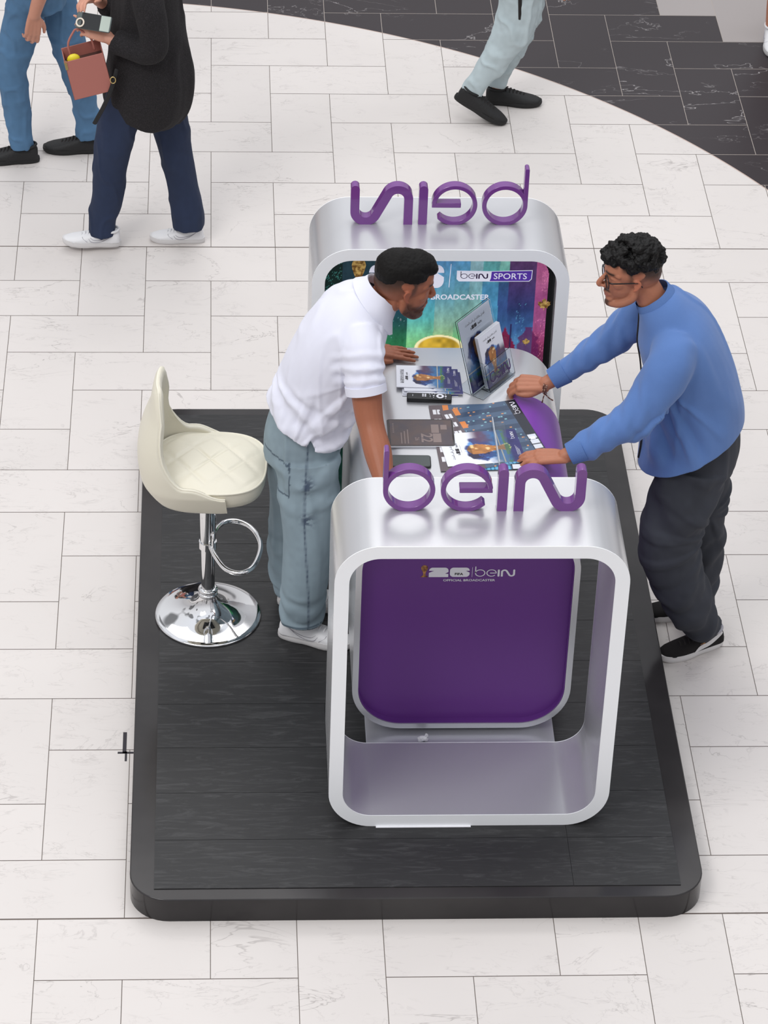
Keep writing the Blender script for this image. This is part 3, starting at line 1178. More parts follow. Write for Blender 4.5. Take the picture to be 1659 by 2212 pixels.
# stack of French flyers: text top points to -X, so flyer x runs along -Y... lying sideways
G = 'French football flyers stacked beside the remote control'
base = [((0.929, -2.812), .01, 'bottom flyer of the stack beside the remote, edge showing at the front', 0),
        ((0.932, -2.800), -.01, 'second flyer from the bottom of the stack, front edge slid out', 1),
        ((0.947, -2.808), -.02, 'flyer sticking out furthest to the right of the stack beside the remote', 2),
        ((0.936, -2.792), .0, 'flyer just under the top one of the stack, its white logo showing', 3),
        ((0.908, -2.778), .04, 'topmost French flyer on the stack beside the remote control', 4)]
for (x, y), a, lab, k in base:
    # flyer x axis -> +Y , flyer y axis -> -X   (its head is to the left)
    xd = Vector((math.sin(a), math.cos(a), 0))
    yd = Vector((-math.cos(a), math.sin(a), 0))
    M4 = frame3((x, y, DT + k * 0.0030), xd, yd)
    put_flyer(0.148, 0.210, M4, lab, group=G, th=0.0028, lang='fr')

# big Arabic flyer near the hands
xd = Vector((-.02 + .12, .995, 0)); yd = Vector((-1, -.08, 0))
put_flyer(0.205, 0.292, frame3((1.150, -3.238, DT + 0.0060), (0.13 * -1, 0.99, 0), (-.99, -.125, 0)),
          'Arabic flyer with a gold cup lying on the schedule sheets by the near hand', th=0.001)

# schedules
M['sched'] = mat('schedule_print', (1, 1, 1), 0.16, attr='Col', spec=0.6)


def sched_mesh(w, h, seed):
    nx, ny = 170, 210
    xs, ys = np.linspace(0, w, nx), np.linspace(0, h, ny)
    V = [(x, y, 0.0008) for y in ys for x in xs]
    F = [(j * nx + i, j * nx + i + 1, (j + 1) * nx + i + 1, (j + 1) * nx + i) for j in range(ny - 1) for i in range(nx - 1)]
    mb = MB().add(V, F)
    k = len(mb.v)
    mb.box(0, w, 0, h, 0, 0.0007)
    A = np.array(mb.v)
    u, v = A[:, 0] / w, A[:, 1] / h
    C = np.tile(np.array(rgb(58, 74, 98)), (len(A), 1))
    nz = vnoise(np.c_[u * 3, v * 3, 0 * u], seed)
    C *= (1 + .2 * nz)[:, None]
    C[(np.floor(v * 13) % 2 == 0)] = rgb(74, 94, 120)
    C[(u < .17)] = np.array(rgb(96, 84, 88))
    h_ = vnoise(np.c_[np.floor(u * 30), np.floor(v * 64), 0 * u], seed + 3)
    blk = (np.floor(v * 64) % 3 == 0) & ((u * 30) % 1 < .8) & (u > .18) & (u < .84)
    C[blk & (h_ > .72)] = rgb(214, 150, 96)
    C[blk & (h_ < -.76)] = rgb(130, 178, 190)
    m = (u > .17) & (u < .24) & (np.floor(v * 9) % 2 == 0)
    C[m & (v > .6)] = rgb(214, 128, 62)
    C[m & (v < .6) & (v > .3)] = rgb(110, 180, 178)
    m = u > .865
    C[m] = rgb(36, 40, 52)
    C[m & (v < .42) & (np.abs((v * 12) % 1 - .5) < .4) & (u > .88) & (u < .985)] = rgb(214, 218, 226)
    C[(v < .10) & (u > .42) & (u < .86)] = rgb(96, 170, 206)
    C[(v < .10) & (u > .42) & (u < .86) & (np.floor(u * 60) % 3 == 0)] = rgb(50, 110, 150)
    C[(u < .14) & (v > .1) & (v < .95) & (np.floor(v * 14) % 2 == 0) & (np.abs(u - .085) < .045) & (np.abs(u - .085) > .006)] = rgb(228, 228, 232)
    C[k:] = rgb(40, 48, 60)
    o = mb.build('sheet', M['sched'])
    paint(o.data, C)
    me = o.data
    bpy.data.objects.remove(o)
    return me


sm1, sm2 = sched_mesh(0.300, 0.392, 21), sched_mesh(0.30, 0.425, 22)


def put_sched(me, M4, label):
    r = bpy.data.objects.new('match_schedule', None)
    r.empty_display_size = .05
    COL.objects.link(r)
    r.matrix_world = M4
    tag(r, label, 'schedule', 'match schedule sheets on the counter')
    link(bpy.data.objects.new('sheet', me), r)
    mb = MB()
    k = .078 / .688
    for gl in GL:
        for kind, a, b in gl:
            n = len(a)
            Tn = lambda p: (.394 - p[1] * k * 1.1, .300 + p[0] * k, .0011)
            Tn = lambda p: (.292 - p[1] * k * 1.0, .300 + p[0] * k, .0011)
            mb.add([Tn(p) for p in a] + [Tn(p) for p in b],
                   [(i, (i + 1) % n, n + (i + 1) % n, n + i) for i in range(n if kind == 'ring' else n - 1)])
    mb.box(.268, .288, .128, .146, .0009, .0011)
    mb.build('sheet_lettering', M['white_print'], r)
    return r


put_sched(sm2, frame3((0.834, -3.302, DT + .0032), (1, .05, 0), (-.03, 1, 0)), 'lower match schedule sheet, sticking out under the tablet and at the near edge')
put_sched(sm1, frame3((0.953, -3.296, DT + .0046), (0.964, .265, 0), (-.25, .968, 0)).copy(), 'upper match schedule sheet turned towards the visitor, edge on the purple side')

# clear plastic strip standing on the flyer (empty holder lying on its side)
M['acrylic'] = mat('clear_acrylic', (0.93, 0.97, 1.0), 0.04, trans=1.0, ior=1.3, spec=0.4)
M['acr_edge'] = mat('acrylic_edge', rgb(225, 232, 238), 0.15, alpha=0.6)
hold = empty('acrylic_sleeve', (1.045, -3.13, DT + .0072), math.radians(1), 'empty clear acrylic sleeve lying on the Arabic flyer', 'flyer holder')
mb = MB().box(-.0015, .0015, -.145, .14, 0, .022)
mb.build('standing_edge', M['acr_edge'], hold)
mb = MB().box(.002, .045, -.140, .135, 0, .0012)
mb.build('clear_sheet', M['acrylic'], hold)

# ------------------------------------------------------------------ flyer stand
wv = Vector((.61, .79, 0)).normalized()
nv_ = Vector((.79, -.61, 0)).normalized()       # direction the stand faces
al = math.radians(17)
upv = (Vector((0, 0, 1)) * math.cos(al) - nv_ * math.sin(al)).normalized()
P0 = Vector((.985, -2.806, DT + .004))
st = empty('flyer_stand', tuple(P0), 0, 'clear acrylic flyer stand with a pocket, leaning back on the counter', 'flyer stand')


def L3(a, b, c):
    """a along width, b up the back, c towards the front - stand coordinates to local"""
    return wv * a + upv * b + nv_ * c


def slab(mb, a0, a1, b0, b1, c0, c1):
    v = [L3(a, b, c) for a in (a0, a1) for b in (b0, b1) for c in (c0, c1)]
    mb.add(v, [(0, 1, 3, 2), (4, 6, 7, 5), (0, 4, 5, 1), (2, 3, 7, 6), (0, 2, 6, 4), (1, 5, 7, 3)])


mb = MB(); slab(mb, -.004, .214, 0.0, .300, -.008, -.005)
slab(mb, -.004, .214, 0.0, .300, .0012, .0030)
mb.build('back_plate', M['acrylic'], st)
mb = MB()
slab(mb, .05, .222, .004, .108, .042, .0445)       # pocket front
slab(mb, .05, .0515, .004, .118, .003, .042)
slab(mb, .2205, .222, .004, .150, .003, .042)
slab(mb, .05, .222, .0, .002, .003, .0445)
mb.build('pocket', M['acrylic'], st)
mb = MB()
for q in (0,):
    a = [Vector(p) for p in ((0, 0, 0), (0, 0, 0))]
v = [wv * a + nv_ * c + Vector((0, 0, z)) for a in (-.004, .214) for c in (-.075, .048) for z in (-.0035, -.0018)]
mb.add(v, [(0, 1, 3, 2), (4, 6, 7, 5), (0, 4, 5, 1), (2, 3, 7, 6), (0, 2, 6, 4), (1, 5, 7, 3)])
mb.build('foot_plate', M['acrylic'], st)
mb = MB()
k = .135 / .688
for gl in GL:
    for kind, a, b in gl:
        n = len(a)
        mb.add([L3(.068 + p[0] * k, .030 + p[1] * k * 1.25, .0452) for p in a] + [L3(.068 + p[0] * k, .030 + p[1] * k * 1.25, .0452) for p in b],
               [(i, (i + 1) % n, n + (i + 1) % n, n + i) for i in range(n if kind == 'ring' else n - 1)])
M['deep_purple_print'] = mat('deep_purple_print', rgb(66, 42, 96), 0.5)
mb.build('pocket_lettering', M['deep_purple_print'], st)
put_flyer(.208, .294, frame3(P0 + L3(0.001, .002, -.003), wv, upv), 'large Arabic poster sheet behind the flyers in the acrylic stand', name='poster_sheet', cat='poster', th=.001)
for k in range(3):
    put_flyer(.148, .21, frame3(P0 + L3(.060, .004, .016 + k * .0055), wv, upv), ['rear flyer in the pocket of the acrylic stand', 'middle flyer in the pocket of the acrylic stand', 'front flyer with the gold cup in the pocket of the acrylic stand'][k], group='flyers in the stand pocket', th=.003, lang='ar2' if 0 else 'ar')

# ------------------------------------------------------------------ remote, tablet, phone
rem = empty('remote_control', (0.818, -2.835, DT), math.radians(-4), 'slim black remote control with a white ring lying below the flyer stack', 'remote control')
mb = MB()
o_ = rrect(-.084, .084, -.020, .020, .006, 5)
mb.prism(o_, 0.0, 0.018, T=lambda p: (p[0], p[2], p[1]))
mb.build('remote_body', M['black_plastic'], rem, bevel=.003)


def disc(mb, x, y, r0, r1, z, n=24):
    a = [(x + r1 * math.cos(2 * math.pi * i / n), y + r1 * math.sin(2 * math.pi * i / n)) for i in range(n)]
    b = [(x + r0 * math.cos(2 * math.pi * i / n), y + r0 * math.sin(2 * math.pi * i / n)) for i in range(n)]
    mb.ring(a, b, z - .0008, z, T=lambda p: (p[0], p[2], p[1]))


mb = MB(); disc(mb, .040, 0, .0065, .0145, .0195)
mb.build('ring_button', M['white_print'], rem)
for x, y, r in ((.016, .002, .0035), (.061, 0, .004), (.060, .011, .002), (.061, -.011, .002), (.003, .004, .002), (.003, -.006, .002), (.016, -.009, .0018), (.0, .011, .0016), (.01, .012, .0016), (.02, .012, .0016)):
    mb = MB()
    disc(mb, x, y, .0001, r, .0193, 10)
    mb.build('round_button', M['white_print'], rem)
for i in (0, 1):
    for j in (0, 1):
        mb = MB().box(-.027 + i * .009, -.021 + i * .009, -.006 + j * .010, .001 + j * .010, .018, .0193)
        mb.build('square_button', M['white_print'], rem)
mb = MB().box(-.063, -.0615, -.006, .006, .018, .0192)
mb.build('remote_name_print', M['white_print'], rem)

tab = empty('tablet', (0.773, -3.062, DT), 0, 'tablet with a silver edge and dark reflecting screen lying on the counter', 'tablet')
mb = MB()
mb.prism(rrect(-.124, .124, -.088, .088, .012, 6), 0, .008, T=lambda p: (p[0], p[2], p[1]))
M['alu'] = mat('aluminium_edge', rgb(205, 206, 212), 0.3, metal=0.7)
mb.build('tablet_shell', M['alu'], tab, bevel=.0015)
mb = MB()
mb.prism(rrect(-.1225, .1225, -.0865, .0865, .011, 6), .0078, .0084, T=lambda p: (p[0], p[2], p[1]))
M['tablet_glass'] = mat('tablet_glass', rgb(46, 38, 38), 0.08, spec=0.7)
sc_ = mb.build('tablet_screen', M['tablet_glass'], tab)
M['tablet_pic'] = mat('tablet_picture', rgb(98, 82, 78), 0.2, noise=(14, rgb(84, 76, 82), .35, .65), spec=0.5)
M['tablet_ink'] = mat('tablet_pale_shapes', rgb(136, 120, 116), 0.2)
mb = MB(); mb.box(-.112, .116, -.080, .081, .0084, .0086)
mb.build('tablet_picture', M['tablet_pic'], tab)
mb = MB()
for x0, x1, y0, y1 in ((.040, .068, -.002, .052), (.044, .074, -.062, -.006), (.075, .098, .02, .05)):
    mb.box(x0, x1, y0, y1, .0086, .0088)
text_into(mb, '22', .058, lambda p: (.002 + p[1] * 1.0, -.005 - p[0] * 1.0, .0089), bold=.0012)
text_into(mb, '26', .022, lambda p: (-.022 + p[1] * 1.0, -.03 - p[0] * 1.0, .0089), bold=.0003)
for k_ in range(5):
    disc(mb, -.10, .055 - k_ * .013, .0001, .0035, .0089, 10)
for k_ in range(3):
    mb.box(-.074 + k_ * .012, -.070 + k_ * .012, -.07, .0 + .01 * k_, .0086, .0088)
mb.build('tablet_shapes', M['tablet_ink'], tab)

ph = empty('smartphone', (0.7275, -3.242, DT), math.radians(-1), 'black smartphone lying behind the near purple letter, small white cable plugged in', 'phone')
mb = MB()
mb.prism(rrect(-.0735, .0735, -.037, .037, .012, 6), 0, .009, T=lambda p: (p[0], p[2], p[1]))
mb.build('phone_shell', M['black_plastic'], ph, bevel=.002)
mb = MB()
mb.prism(rrect(-.070, .070, -.0335, .0335, .009, 6), .009, .0093, T=lambda p: (p[0], p[2], p[1]))
M['phone_glass'] = mat('phone_glass', rgb(78, 84, 84), 0.1, spec=0.5)
mb.build('phone_screen', M['phone_glass'], ph)
M['cable'] = mat('white_cable', rgb(235, 235, 235), 0.4)
mb = MB().tube([(-.1, .03, .004), (-.09, .012, .004), (-.078, .0, .004)], [.0016] * 3, 8, sub=4).tube([(-.08, 0, .0045), (-.0742, 0, .0045)], [.003, .003], 8, sub=2)
cb = mb.build('charging_cable', M['cable'], ph, smooth=True)

# crumpled tissue by the sled
mb = MB().ball((0, 0, .012), (.022, .008, .012), 12).ball((.012, .003, .026), (.006, .004, .014), 10)
tis = blob('tissue', mb, .002, M['paper'], None, 1, disp=lambda P, N: .004 * vnoise(P * 160, 2))
tis.location = (.782, -3.705, PH + .023)
tag(tis, 'small crumpled white tissue on the silver sled below the purple panel', 'tissue')
# strip of white paper peeping out under the near frame
mb = MB().box(-.17, .17, 0, .02, 0, .0012)
pp = mb.build('paper_strip', M['paper'])
pp.location = (.76, -4.155, PH + .0035)
tag(pp, 'thin strip of white paper peeping out under the near arch frame', 'paper')
for o in (pp,):
    o.location.z = PH + .0034

# ------------------------------------------------------------------ bar stool
stool = empty('bar_stool', (-0.01, -2.92, PH + .0034), math.radians(-3), 'cream quilted bar stool on a round chrome base', 'stool')
mb = MB()
mb.lathe([(0, 0), (.2035, 0), (.2055, .003), (.2055, .007), (.202, .010), (.185, .0125), (.155, .017), (.12, .025), (.09, .036), (.065, .052), (.048, .070), (.038, .088), (.033, .104), (.0, .104)], n=96)
mb.build('base_plate', M['chrome'], stool, smooth=True, angle=50)
mb = MB()
for z in (.108, .128):
    mb.lathe([(.0, z - .010), (.030, z - .010), (.036, z - .007), (.0385, z), (.036, z + .007), (.030, z + .010), (0, z + .010)], n=48)
mb.build('base_collar', M['chrome'], stool, smooth=True, angle=60)
mb = MB().lathe([(0, .10), (.0265, .10), (.0265, .345), (0, .345)], n=40)
mb.build('column', M['chrome'], stool, smooth=True, angle=40)
mb = MB().lathe([(0, .335), (.0295, .335), (.031, .338), (.031, .64), (0, .64)], n=40)
mb.build('column_sleeve', M['chrome'], stool, smooth=True, angle=40)
# D-shaped footrest
FZ = .335
pts = [(.014, -.036, FZ + .02), (.035, -.085, FZ + .012), (.075, -.142, FZ), (.13, -.165, FZ), (.175, -.13, FZ + .002), (.198, -.05, FZ + .004), (.198, .03, FZ + .004), (.165, .11, FZ + .006), (.11, .15, FZ + .01), (.06, .14, FZ + .014), (.03, .09, FZ + .02), (.018, .036, FZ + .026)]
mb = MB().tube([(x, y, z) for x, y, z in pts], [.0095] * len(pts), 14, sub=6)
mb.build('footrest', M['chrome'], stool, smooth=True)
mb = MB().tube([(.020, .03, .40), (.024, .0, .42), (.022, -.03, .40), (.0215, -.036, .36)], [.006] * 4, 10).lathe([(0, .33), (.034, .33), (.034, .36), (0, .36)], n=32)
mb.build('footrest_clamp', M['chrome'], stool, smooth=True, angle=45)
mb = MB().tube([(.015, -.04, .64), (.02, -.055, .60), (.02, -.06, .565)], [(.014, .012), (.018, .014), (.012, .010)], 14)
mb.build('lever_knob', M['black_plastic'], stool, smooth=True)
# seat cushion: rounded square plan
SZ = .645


def seat_plan(phi):
    """outline radius of the cushion, phi measured from +x"""
    c, s = math.cos(phi), math.sin(phi)
    ax, ay, p = .213, .204, 2.9
    return (abs(c / ax) ** p + abs(s / ay) ** p) ** (-1 / p)


def plan_pt(phi, k, z, dx=0.010):
    r = seat_plan(phi) * k
    return (dx + r * math.cos(phi), r * math.sin(phi), z)


n = 72
prof = [(0.0, 0), (.5, 0), (.86, .0), (.95, .012), (.985, .035), (.99, .06), (.985, .075)]
mb = MB()
V, F = [], []
for i in range(n):
    ph_ = 2 * math.pi * i / n
    for k, z in prof:
        V.append(plan_pt(ph_, max(k, .001), SZ + z))
K = len(prof)
for i in range(n):
    for j in range(K - 1):
        F.append((i * K + j, ((i + 1) % n) * K + j, ((i + 1) % n) * K + j + 1, i * K + j + 1))
mb.add(V, F)
mb.build('seat_side', M['leather'], stool, smooth=True, weld=True)
# quilted top
NR = 90
xs = np.linspace(-.235, .235, NR)
V, idx, F = [], {}, []
for j, y in enumerate(xs):
    for i, x in enumerate(xs):
        ph_ = math.atan2(y, x)
        r = math.hypot(x, y) / seat_plan(ph_) if (x or y) else 0
        if r <= 1.0:
            pass
V = []
RN = 34
for k in range(RN + 1):
    f = (k / RN) * .985
    for i in range(n):
        ph_ = 2 * math.pi * i / n
        x, y, _ = plan_pt(ph_, max(f, 1e-3), 0, 0)
        dome = .022 * (1 - f ** 3.2)
        a = .13
        u_ = (x + y * .8) / a; w_ = (x - y * .8) / a
        gr = min(abs(u_ - round(u_)), abs(w_ - round(w_)))
        q = -.0065 * math.exp(-(gr / .06) ** 2) * (1 - f ** 8)
        V.append((x + .010, y, SZ + .078 + dome + q))
F = [(k * n + i, k * n + (i + 1) % n, (k + 1) * n + (i + 1) % n, (k + 1) * n + i) for k in range(RN) for i in range(n)]
mb = MB().add(V, F)
mb.build('seat_cushion', M['leather'], stool, smooth=True, weld=True)
mb = MB().tube([plan_pt(2 * math.pi * i / n, .988, SZ + .078) for i in range(n)], [.0042] * n, 8, sub=1, closed=True)
mb.build('seat_piping', M['piping'], stool, smooth=True)
mb = MB().box(-.08, .10, -.09, .09, SZ - .018, SZ + .002)
mb.build('seat_bracket', M['black_plastic'], stool)
# wrap-round back shell
PHI = math.radians(112)
nu, nz_ = 64, 22


def shell_top(t):
    """height of the rim above the bracket for t in [-1,1] (0 = middle of the back)"""
    a = abs(t)
    h = .105 + .355 * float(1 - sst(.20, .66, np.array(a)))
    h -= .045 * float(sst(.72, 1.0, np.array(a)))
    return h


def shell_pt(t, s, off):
    phi = math.pi + t * PHI
    h = -.012 + s * (shell_top(t) + .012)
    base = .86 + .17 * min(1, s * (shell_top(t)) / .07) ** .5 if shell_top(t) else 1
    hh = s * shell_top(t)
    base = .80 + .235 * min(1.0, max(0, (hh + .02) / .09)) ** .55
    k = base + off / .21
    x, y, _ = plan_pt(phi, k, 0, 0.0)
    lean = -.030 * math.sin(min(1, hh / .34) * math.pi) + .045 * max(0, (hh - .2) / .3) ** 1.4
    nar = 1 - .28 * max(0, (hh - .15) / .35) ** 1.2
    return (x + .005 + lean + .04 * max(0, (hh - .25) / .25) ** 2 * .0, y * nar, SZ + h)


V, F = [], []
for side_ in (0, 1):
    off = .014 if side_ == 0 else -.014
    for i in range(nu + 1):
        t = -1 + 2 * i / nu
        for j in range(nz_ + 1):
            s = j / nz_
            th_ = off * (1.0 if s < .93 else math.sqrt(max(0, 1 - ((s - .93) / .07) ** 2)))
            if side_ == 1:          # tufted inside
                hh = s * shell_top(t)
                if hh > .16:
                    th_ -= .010 * (1 - abs(math.sin((t * 6.2 + .5) * math.pi)) ** .35 * .6)* 0.6
            V.append(shell_pt(t, s, th_))
W_ = (nu + 1) * (nz_ + 1)
for sd in (0, 1):
    for i in range(nu):
        for j in range(nz_):
            a = sd * W_ + i * (nz_ + 1) + j
            F.append((a, a + nz_ + 1, a + nz_ + 2, a + 1))
for i in range(nu):
    for j in (0, nz_):
        a = i * (nz_ + 1) + j
        F.append((a, a + nz_ + 1, W_ + a + nz_ + 1, W_ + a))
for i in (0, nu):
    for j in range(nz_):
        a = i * (nz_ + 1) + j
        F.append((a, a + 1, W_ + a + 1, W_ + a))
mb = MB().add(V, F)
mb.build('back_shell', M['leather'], stool, smooth=True, angle=70, weld=True)
rim = [shell_pt(-1 + 2 * i / nu, .985, .004) for i in range(nu + 1)]
mb = MB().tube(rim, [.0045] * len(rim), 8, sub=1)
mb.build('back_piping', M['piping'], stool, smooth=True)
for a, s in ((-.12, .62), (.12, .62), (0, .80), (0, .45)):
    x, y, z = shell_pt(a, s, -.016)
    mb = MB().ball((x, y, z), .008, 10)
    mb.build('tuft_button', M['piping'], stool, smooth=True)
# ------------------------------------------------------------------ people
M['skin'] = mat('skin', rgb(188, 128, 98), 0.48, attr='Col', sss=0.12, spec=0.4)
M['hair'] = mat('black_hair', rgb(13, 11, 10), 0.55, spec=0.22, bump=(320, 0.5, 0.003, (1, 1, 2.5)))
M['hair2'] = mat('black_curly_hair', rgb(13, 11, 11), 0.5, spec=0.28, bump=(110, 0.6, 0.005))
M['eye_white'] = mat('eye', rgb(225, 220, 215), 0.15)
M['iris'] = mat('dark_iris', rgb(30, 18, 12), 0.1)
M['polo'] = mat('white_cotton', rgb(224, 225, 238), 0.85, bump=(700, 0.25, 0.0015), sheen=0.1)
M['denim'] = mat('washed_blue_denim', rgb(112, 128, 138), 0.85, attr='Col', bump=(900, 0.3, 0.001))
M['knit'] = mat('blue_knit', rgb(92, 127, 186), 0.92, noise=(5, rgb(86, 119, 176), .35, .65), bump=(500, 0.3, 0.002), sheen=0.2)
M['knit_cuff'] = mat('blue_knit_rib', rgb(88, 120, 176), 0.92, bump=(160, 0.5, 0.003, (1, 6, 1)))
M['dark_denim'] = mat('black_denim', rgb(52, 55, 62), 0.88, attr='Col', bump=(900, 0.3, 0.001))
M['shoe_white'] = mat('white_shoe_leather', rgb(226, 226, 228), 0.45)
M['sole_white'] = mat('white_rubber_sole', rgb(214, 212, 212), 0.55)
M['shoe_line'] = mat('grey_shoe_seam', rgb(160, 158, 166), 0.6)
M['suede_black'] = mat('black_suede', rgb(26, 24, 24), 0.95, bump=(500, 0.3, 0.001))
M['lace_black'] = mat('black_lace', rgb(36, 33, 33), 0.9)
M['shoe_black'] = mat('black_trainer', rgb(28, 28, 29), 0.6, bump=(120, 0.5, 0.003))


def V3(*a):
    return Vector(a)


def basis(o, f, up):
    """matrix with +X = f (forward), +Z close to up"""
    x = Vector(f).normalized()
    y = Vector(up).cross(x).normalized()
    z = x.cross(y)
    return Matrix.Translation(Vector(o)) @ Matrix((x, y, z)).transposed().to_4x4()


def addm(mb, vf, Mx):
    mb.add([Mx @ Vector(p) for p in vf[0]], vf[1])


def head_into(mb, H, jaw=1.0, nose=1.0, lod=1):
    B = lambda c, r, n=20: addm(mb, ball(c, r, n), H)
    T = lambda p, r, **k: addm(mb, tube(p, r, 12, None, k.get('sub', 4)), H)
    B((-.012, 0, .038), (.099, .076, .086), 28)
    B((-.035, 0, .020), (.075, .070, .075), 24)
    B((.030, 0, -.018), (.062, .057, .078), 24)
    B((.046, 0, .045), (.046, .056, .050), 20)
    B((.048, 0, -.060), (.042, .035, .033), 18)
    for s in (-1, 1):
        T([(-.006, s * .050, -.034), (.006, s * .052, -.066), (.045, s * .036, -.092), (.072, s * .010, -.101)], [.014, .015, .015, .015])
        B((.050, s * .038, -.010), (.026, .021, .020), 14)
        T([(.052, s * .052, .030), (.077, s * .030, .036), (.086, s * .008, .032)], [.010, .0105, .009])
        B((.098 * 1.0, s * .011, -.026), (.010, .0075, .007), 12)
        T([(.078, s * .022, -.058), (.089, s * .010, -.0535), (.0925, 0, -.0545)], [.0052, .0062, .0062])
        T([(.077, s * .020, -.060), (.086, s * .010, -.0655), (.0895, 0, -.0665)], [.0050, .0068, .0070])
        # upper and lower eyelid
        T([(.062, s * .046, .010), (.0755, s * .034, .0145), (.0745, s * .020, .010)], [.0040, .0048, .0040], sub=4)
        T([(.062, s * .046, .006), (.0740, s * .034, .0005), (.0740, s * .020, .006)], [.0035, .0040, .0035], sub=4)
        # ear
        T_, B_ = T, B
        ec = Vector((-.004, s * .076, .0))
        T = lambda p, r, **k: T_([tuple(ec + (Vector(q) - ec) * .76) for q in p], [x * .86 for x in r], **k)
        B = lambda c, r, n=20: B_(tuple(ec + (Vector(c) - ec) * .76), tuple(x * .8 for x in r), n)
        T([(.006, s * .072, -.028), (-.006, s * .078, -.020), (-.020, s * .084, .002), (-.021, s * .085, .018), (-.008, s * .081, .027), (.004, s * .076, .020), (.006, s * .073, .008)],
          [.006, .0055, .0048, .0046, .0046, .0046, .0044])
        T([(.002, s * .073, -.012), (-.010, s * .079, -.004), (-.012, s * .080, .010), (-.004, s * .077, .014)], [.004, .0035, .0035, .003])
        B((-.006, s * .071, .0), (.013, .006, .024), 14)
        B((.004, s * .073, -.006), (.0045, .004, .006), 10)
        T, B = T_, B_
    T([(.084, 0, .030), (.092, 0, .012), (.103 * nose, 0, -.008), (.109 * nose, 0, -.020)], [.0075, .0078, .0095, .0105])
    B((.106 * nose, 0, -.0255), (.011, .0105, .009), 12)
    T([(.090, 0, -.034), (.089, 0, -.046)], [.007, .007], sub=2)
    B((.074 * jaw, 0, -.100), (.019, .022, .017), 14)
    B((.074, 0, -.080), (.018, .026, .014), 14)


def head_colour(P, H, skin, beard, mode):
    """albedo of the head: hair line fade, brows, lips, beard growth"""
    Hi = np.array(H.inverted())
    L = P @ Hi[:3, :3].T + Hi[:3, 3]
    x, y, z = L[:, 0], L[:, 1], L[:, 2]
    ay = np.abs(y)
    n = len(P)
    C = np.tile(np.array(skin), (n, 1))
    nz = vnoise(P * 60, 3) * .5 + vnoise(P * 170, 4) * .5
    n2 = vnoise(P * 420, 5)
    C *= (1 + .04 * nz)[:, None]
    inh = (np.sqrt((x / .125) ** 2 + (y / .105) ** 2 + ((z + .005) / .14) ** 2) < 1.02)

    def mix(a, col):
        nonlocal C
        a = np.clip(a, 0, 1) * inh
        C = C * (1 - a[:, None]) + np.array(col)[None, :] * a[:, None]
    # redder cheeks, nose, ears
    mix(.22 * np.exp(-(((x - .07) / .03) ** 2 + ((ay - .035) / .02) ** 2 + ((z + .02) / .02) ** 2)), (skin[0] * 1.0, skin[1] * .72, skin[2] * .66))
    mix(.45 * sst(.070, .078, ay) * sst(.03, .01, np.abs(x + .008)), (skin[0] * 1.05, skin[1] * .72, skin[2] * .66))
    dark = np.array(rgb(34, 26, 22))
    # fade of clipped hair at the sides and nape
    fade = sst(-.030 if mode == 'L' else -.012, .052 if mode == 'L' else .046, z + .35 * (-x - .03)) * sst(.032, .010, x)
    mix(fade * .9 * (1 - .0 * n2) * (ay < .0735) + 0, dark)
    # temples
    mix(.8 * sst(.035, .06, z) * sst(.055, .035, x), dark)
    # brows
    bx = np.exp(-((z - (.036 - .25 * (ay - .03) ** 2 * 10)) / .0048) ** 2) * sst(.008, .014, ay) * sst(.055, .046, ay) * (x > .045)
    mix(bx * 1.1, dark * .9)
    # eye sockets slightly darker
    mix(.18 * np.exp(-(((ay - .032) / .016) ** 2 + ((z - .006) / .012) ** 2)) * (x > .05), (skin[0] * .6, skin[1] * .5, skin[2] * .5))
    # lips
    lip = np.exp(-((z + .060) / .0085) ** 2) * sst(.026, .018, ay) * (x > .079)
    mix(lip * .75, rgb(168, 98, 88) if mode != 'L' else rgb(160, 92, 80))
    if mode == 'L':        # full short beard
        jawl = sst(-.022, -.050, z + .35 * np.clip(.05 - x, -1, 1) * .4) * sst(-.012, .008, x)
        low = sst(-.060, -.078, z)
        cheek = jawl * sst(.045, .020, x) * .8 + low * (x > 0) * .95
        mo = np.exp(-((z + .044) / .008) ** 2) * sst(.034, .022, ay) * (x > .066)
        side = sst(-.040, -.060, z) * (x > .0) * sst(.018, .026, ay)
        b = np.clip(np.maximum.reduce([cheek, mo * .95, side * .85]), 0, 1) * (z > -.128) * (1 - lip)
        mix(b * (.86 + .14 * n2), rgb(40, 27, 22))
        # sideburn
        mix(.6 * sst(-.035, .02, z) * np.exp(-((x - .016) / .010) ** 2) * sst(.05, .06, ay), rgb(50, 36, 30))
    else:                  # moustache and a small chin beard
        mo = np.exp(-((z + .045) / .006) ** 2) * sst(.030, .020, ay) * (x > .070)
        mix(mo * 1.0, rgb(44, 30, 26))
        gt = sst(-.080, -.090, z) * sst(.024, .014, ay) * (x > .055)
        mix(gt * .95, rgb(56, 38, 30))
        st_ = sst(-.03, -.06, z) * sst(-.01, .02, x)
        mix(st_ * .16, rgb(110, 76, 62))
        mix(.5 * sst(-.02, .02, z) * np.exp(-((x - .014) / .009) ** 2) * sst(.05, .06, ay), rgb(60, 42, 34))
    return C


def eyes(H, parent):
    for s in (-1, 1):
        mb = MB(); addm(mb, ball((.0625, s * .0315, .0065), .0122, 18), H)
        e_ = mb.build('eye', M['eye_white'], parent, smooth=True)
        mb = MB(); addm(mb, ball((.0706, s * .0318, .0065), (.0048, .0058, .0058), 14), H)
        mb.build('iris', M['iris'], e_, smooth=True)


def rotY(a):
    return Matrix.Rotation(a, 4, 'Y')


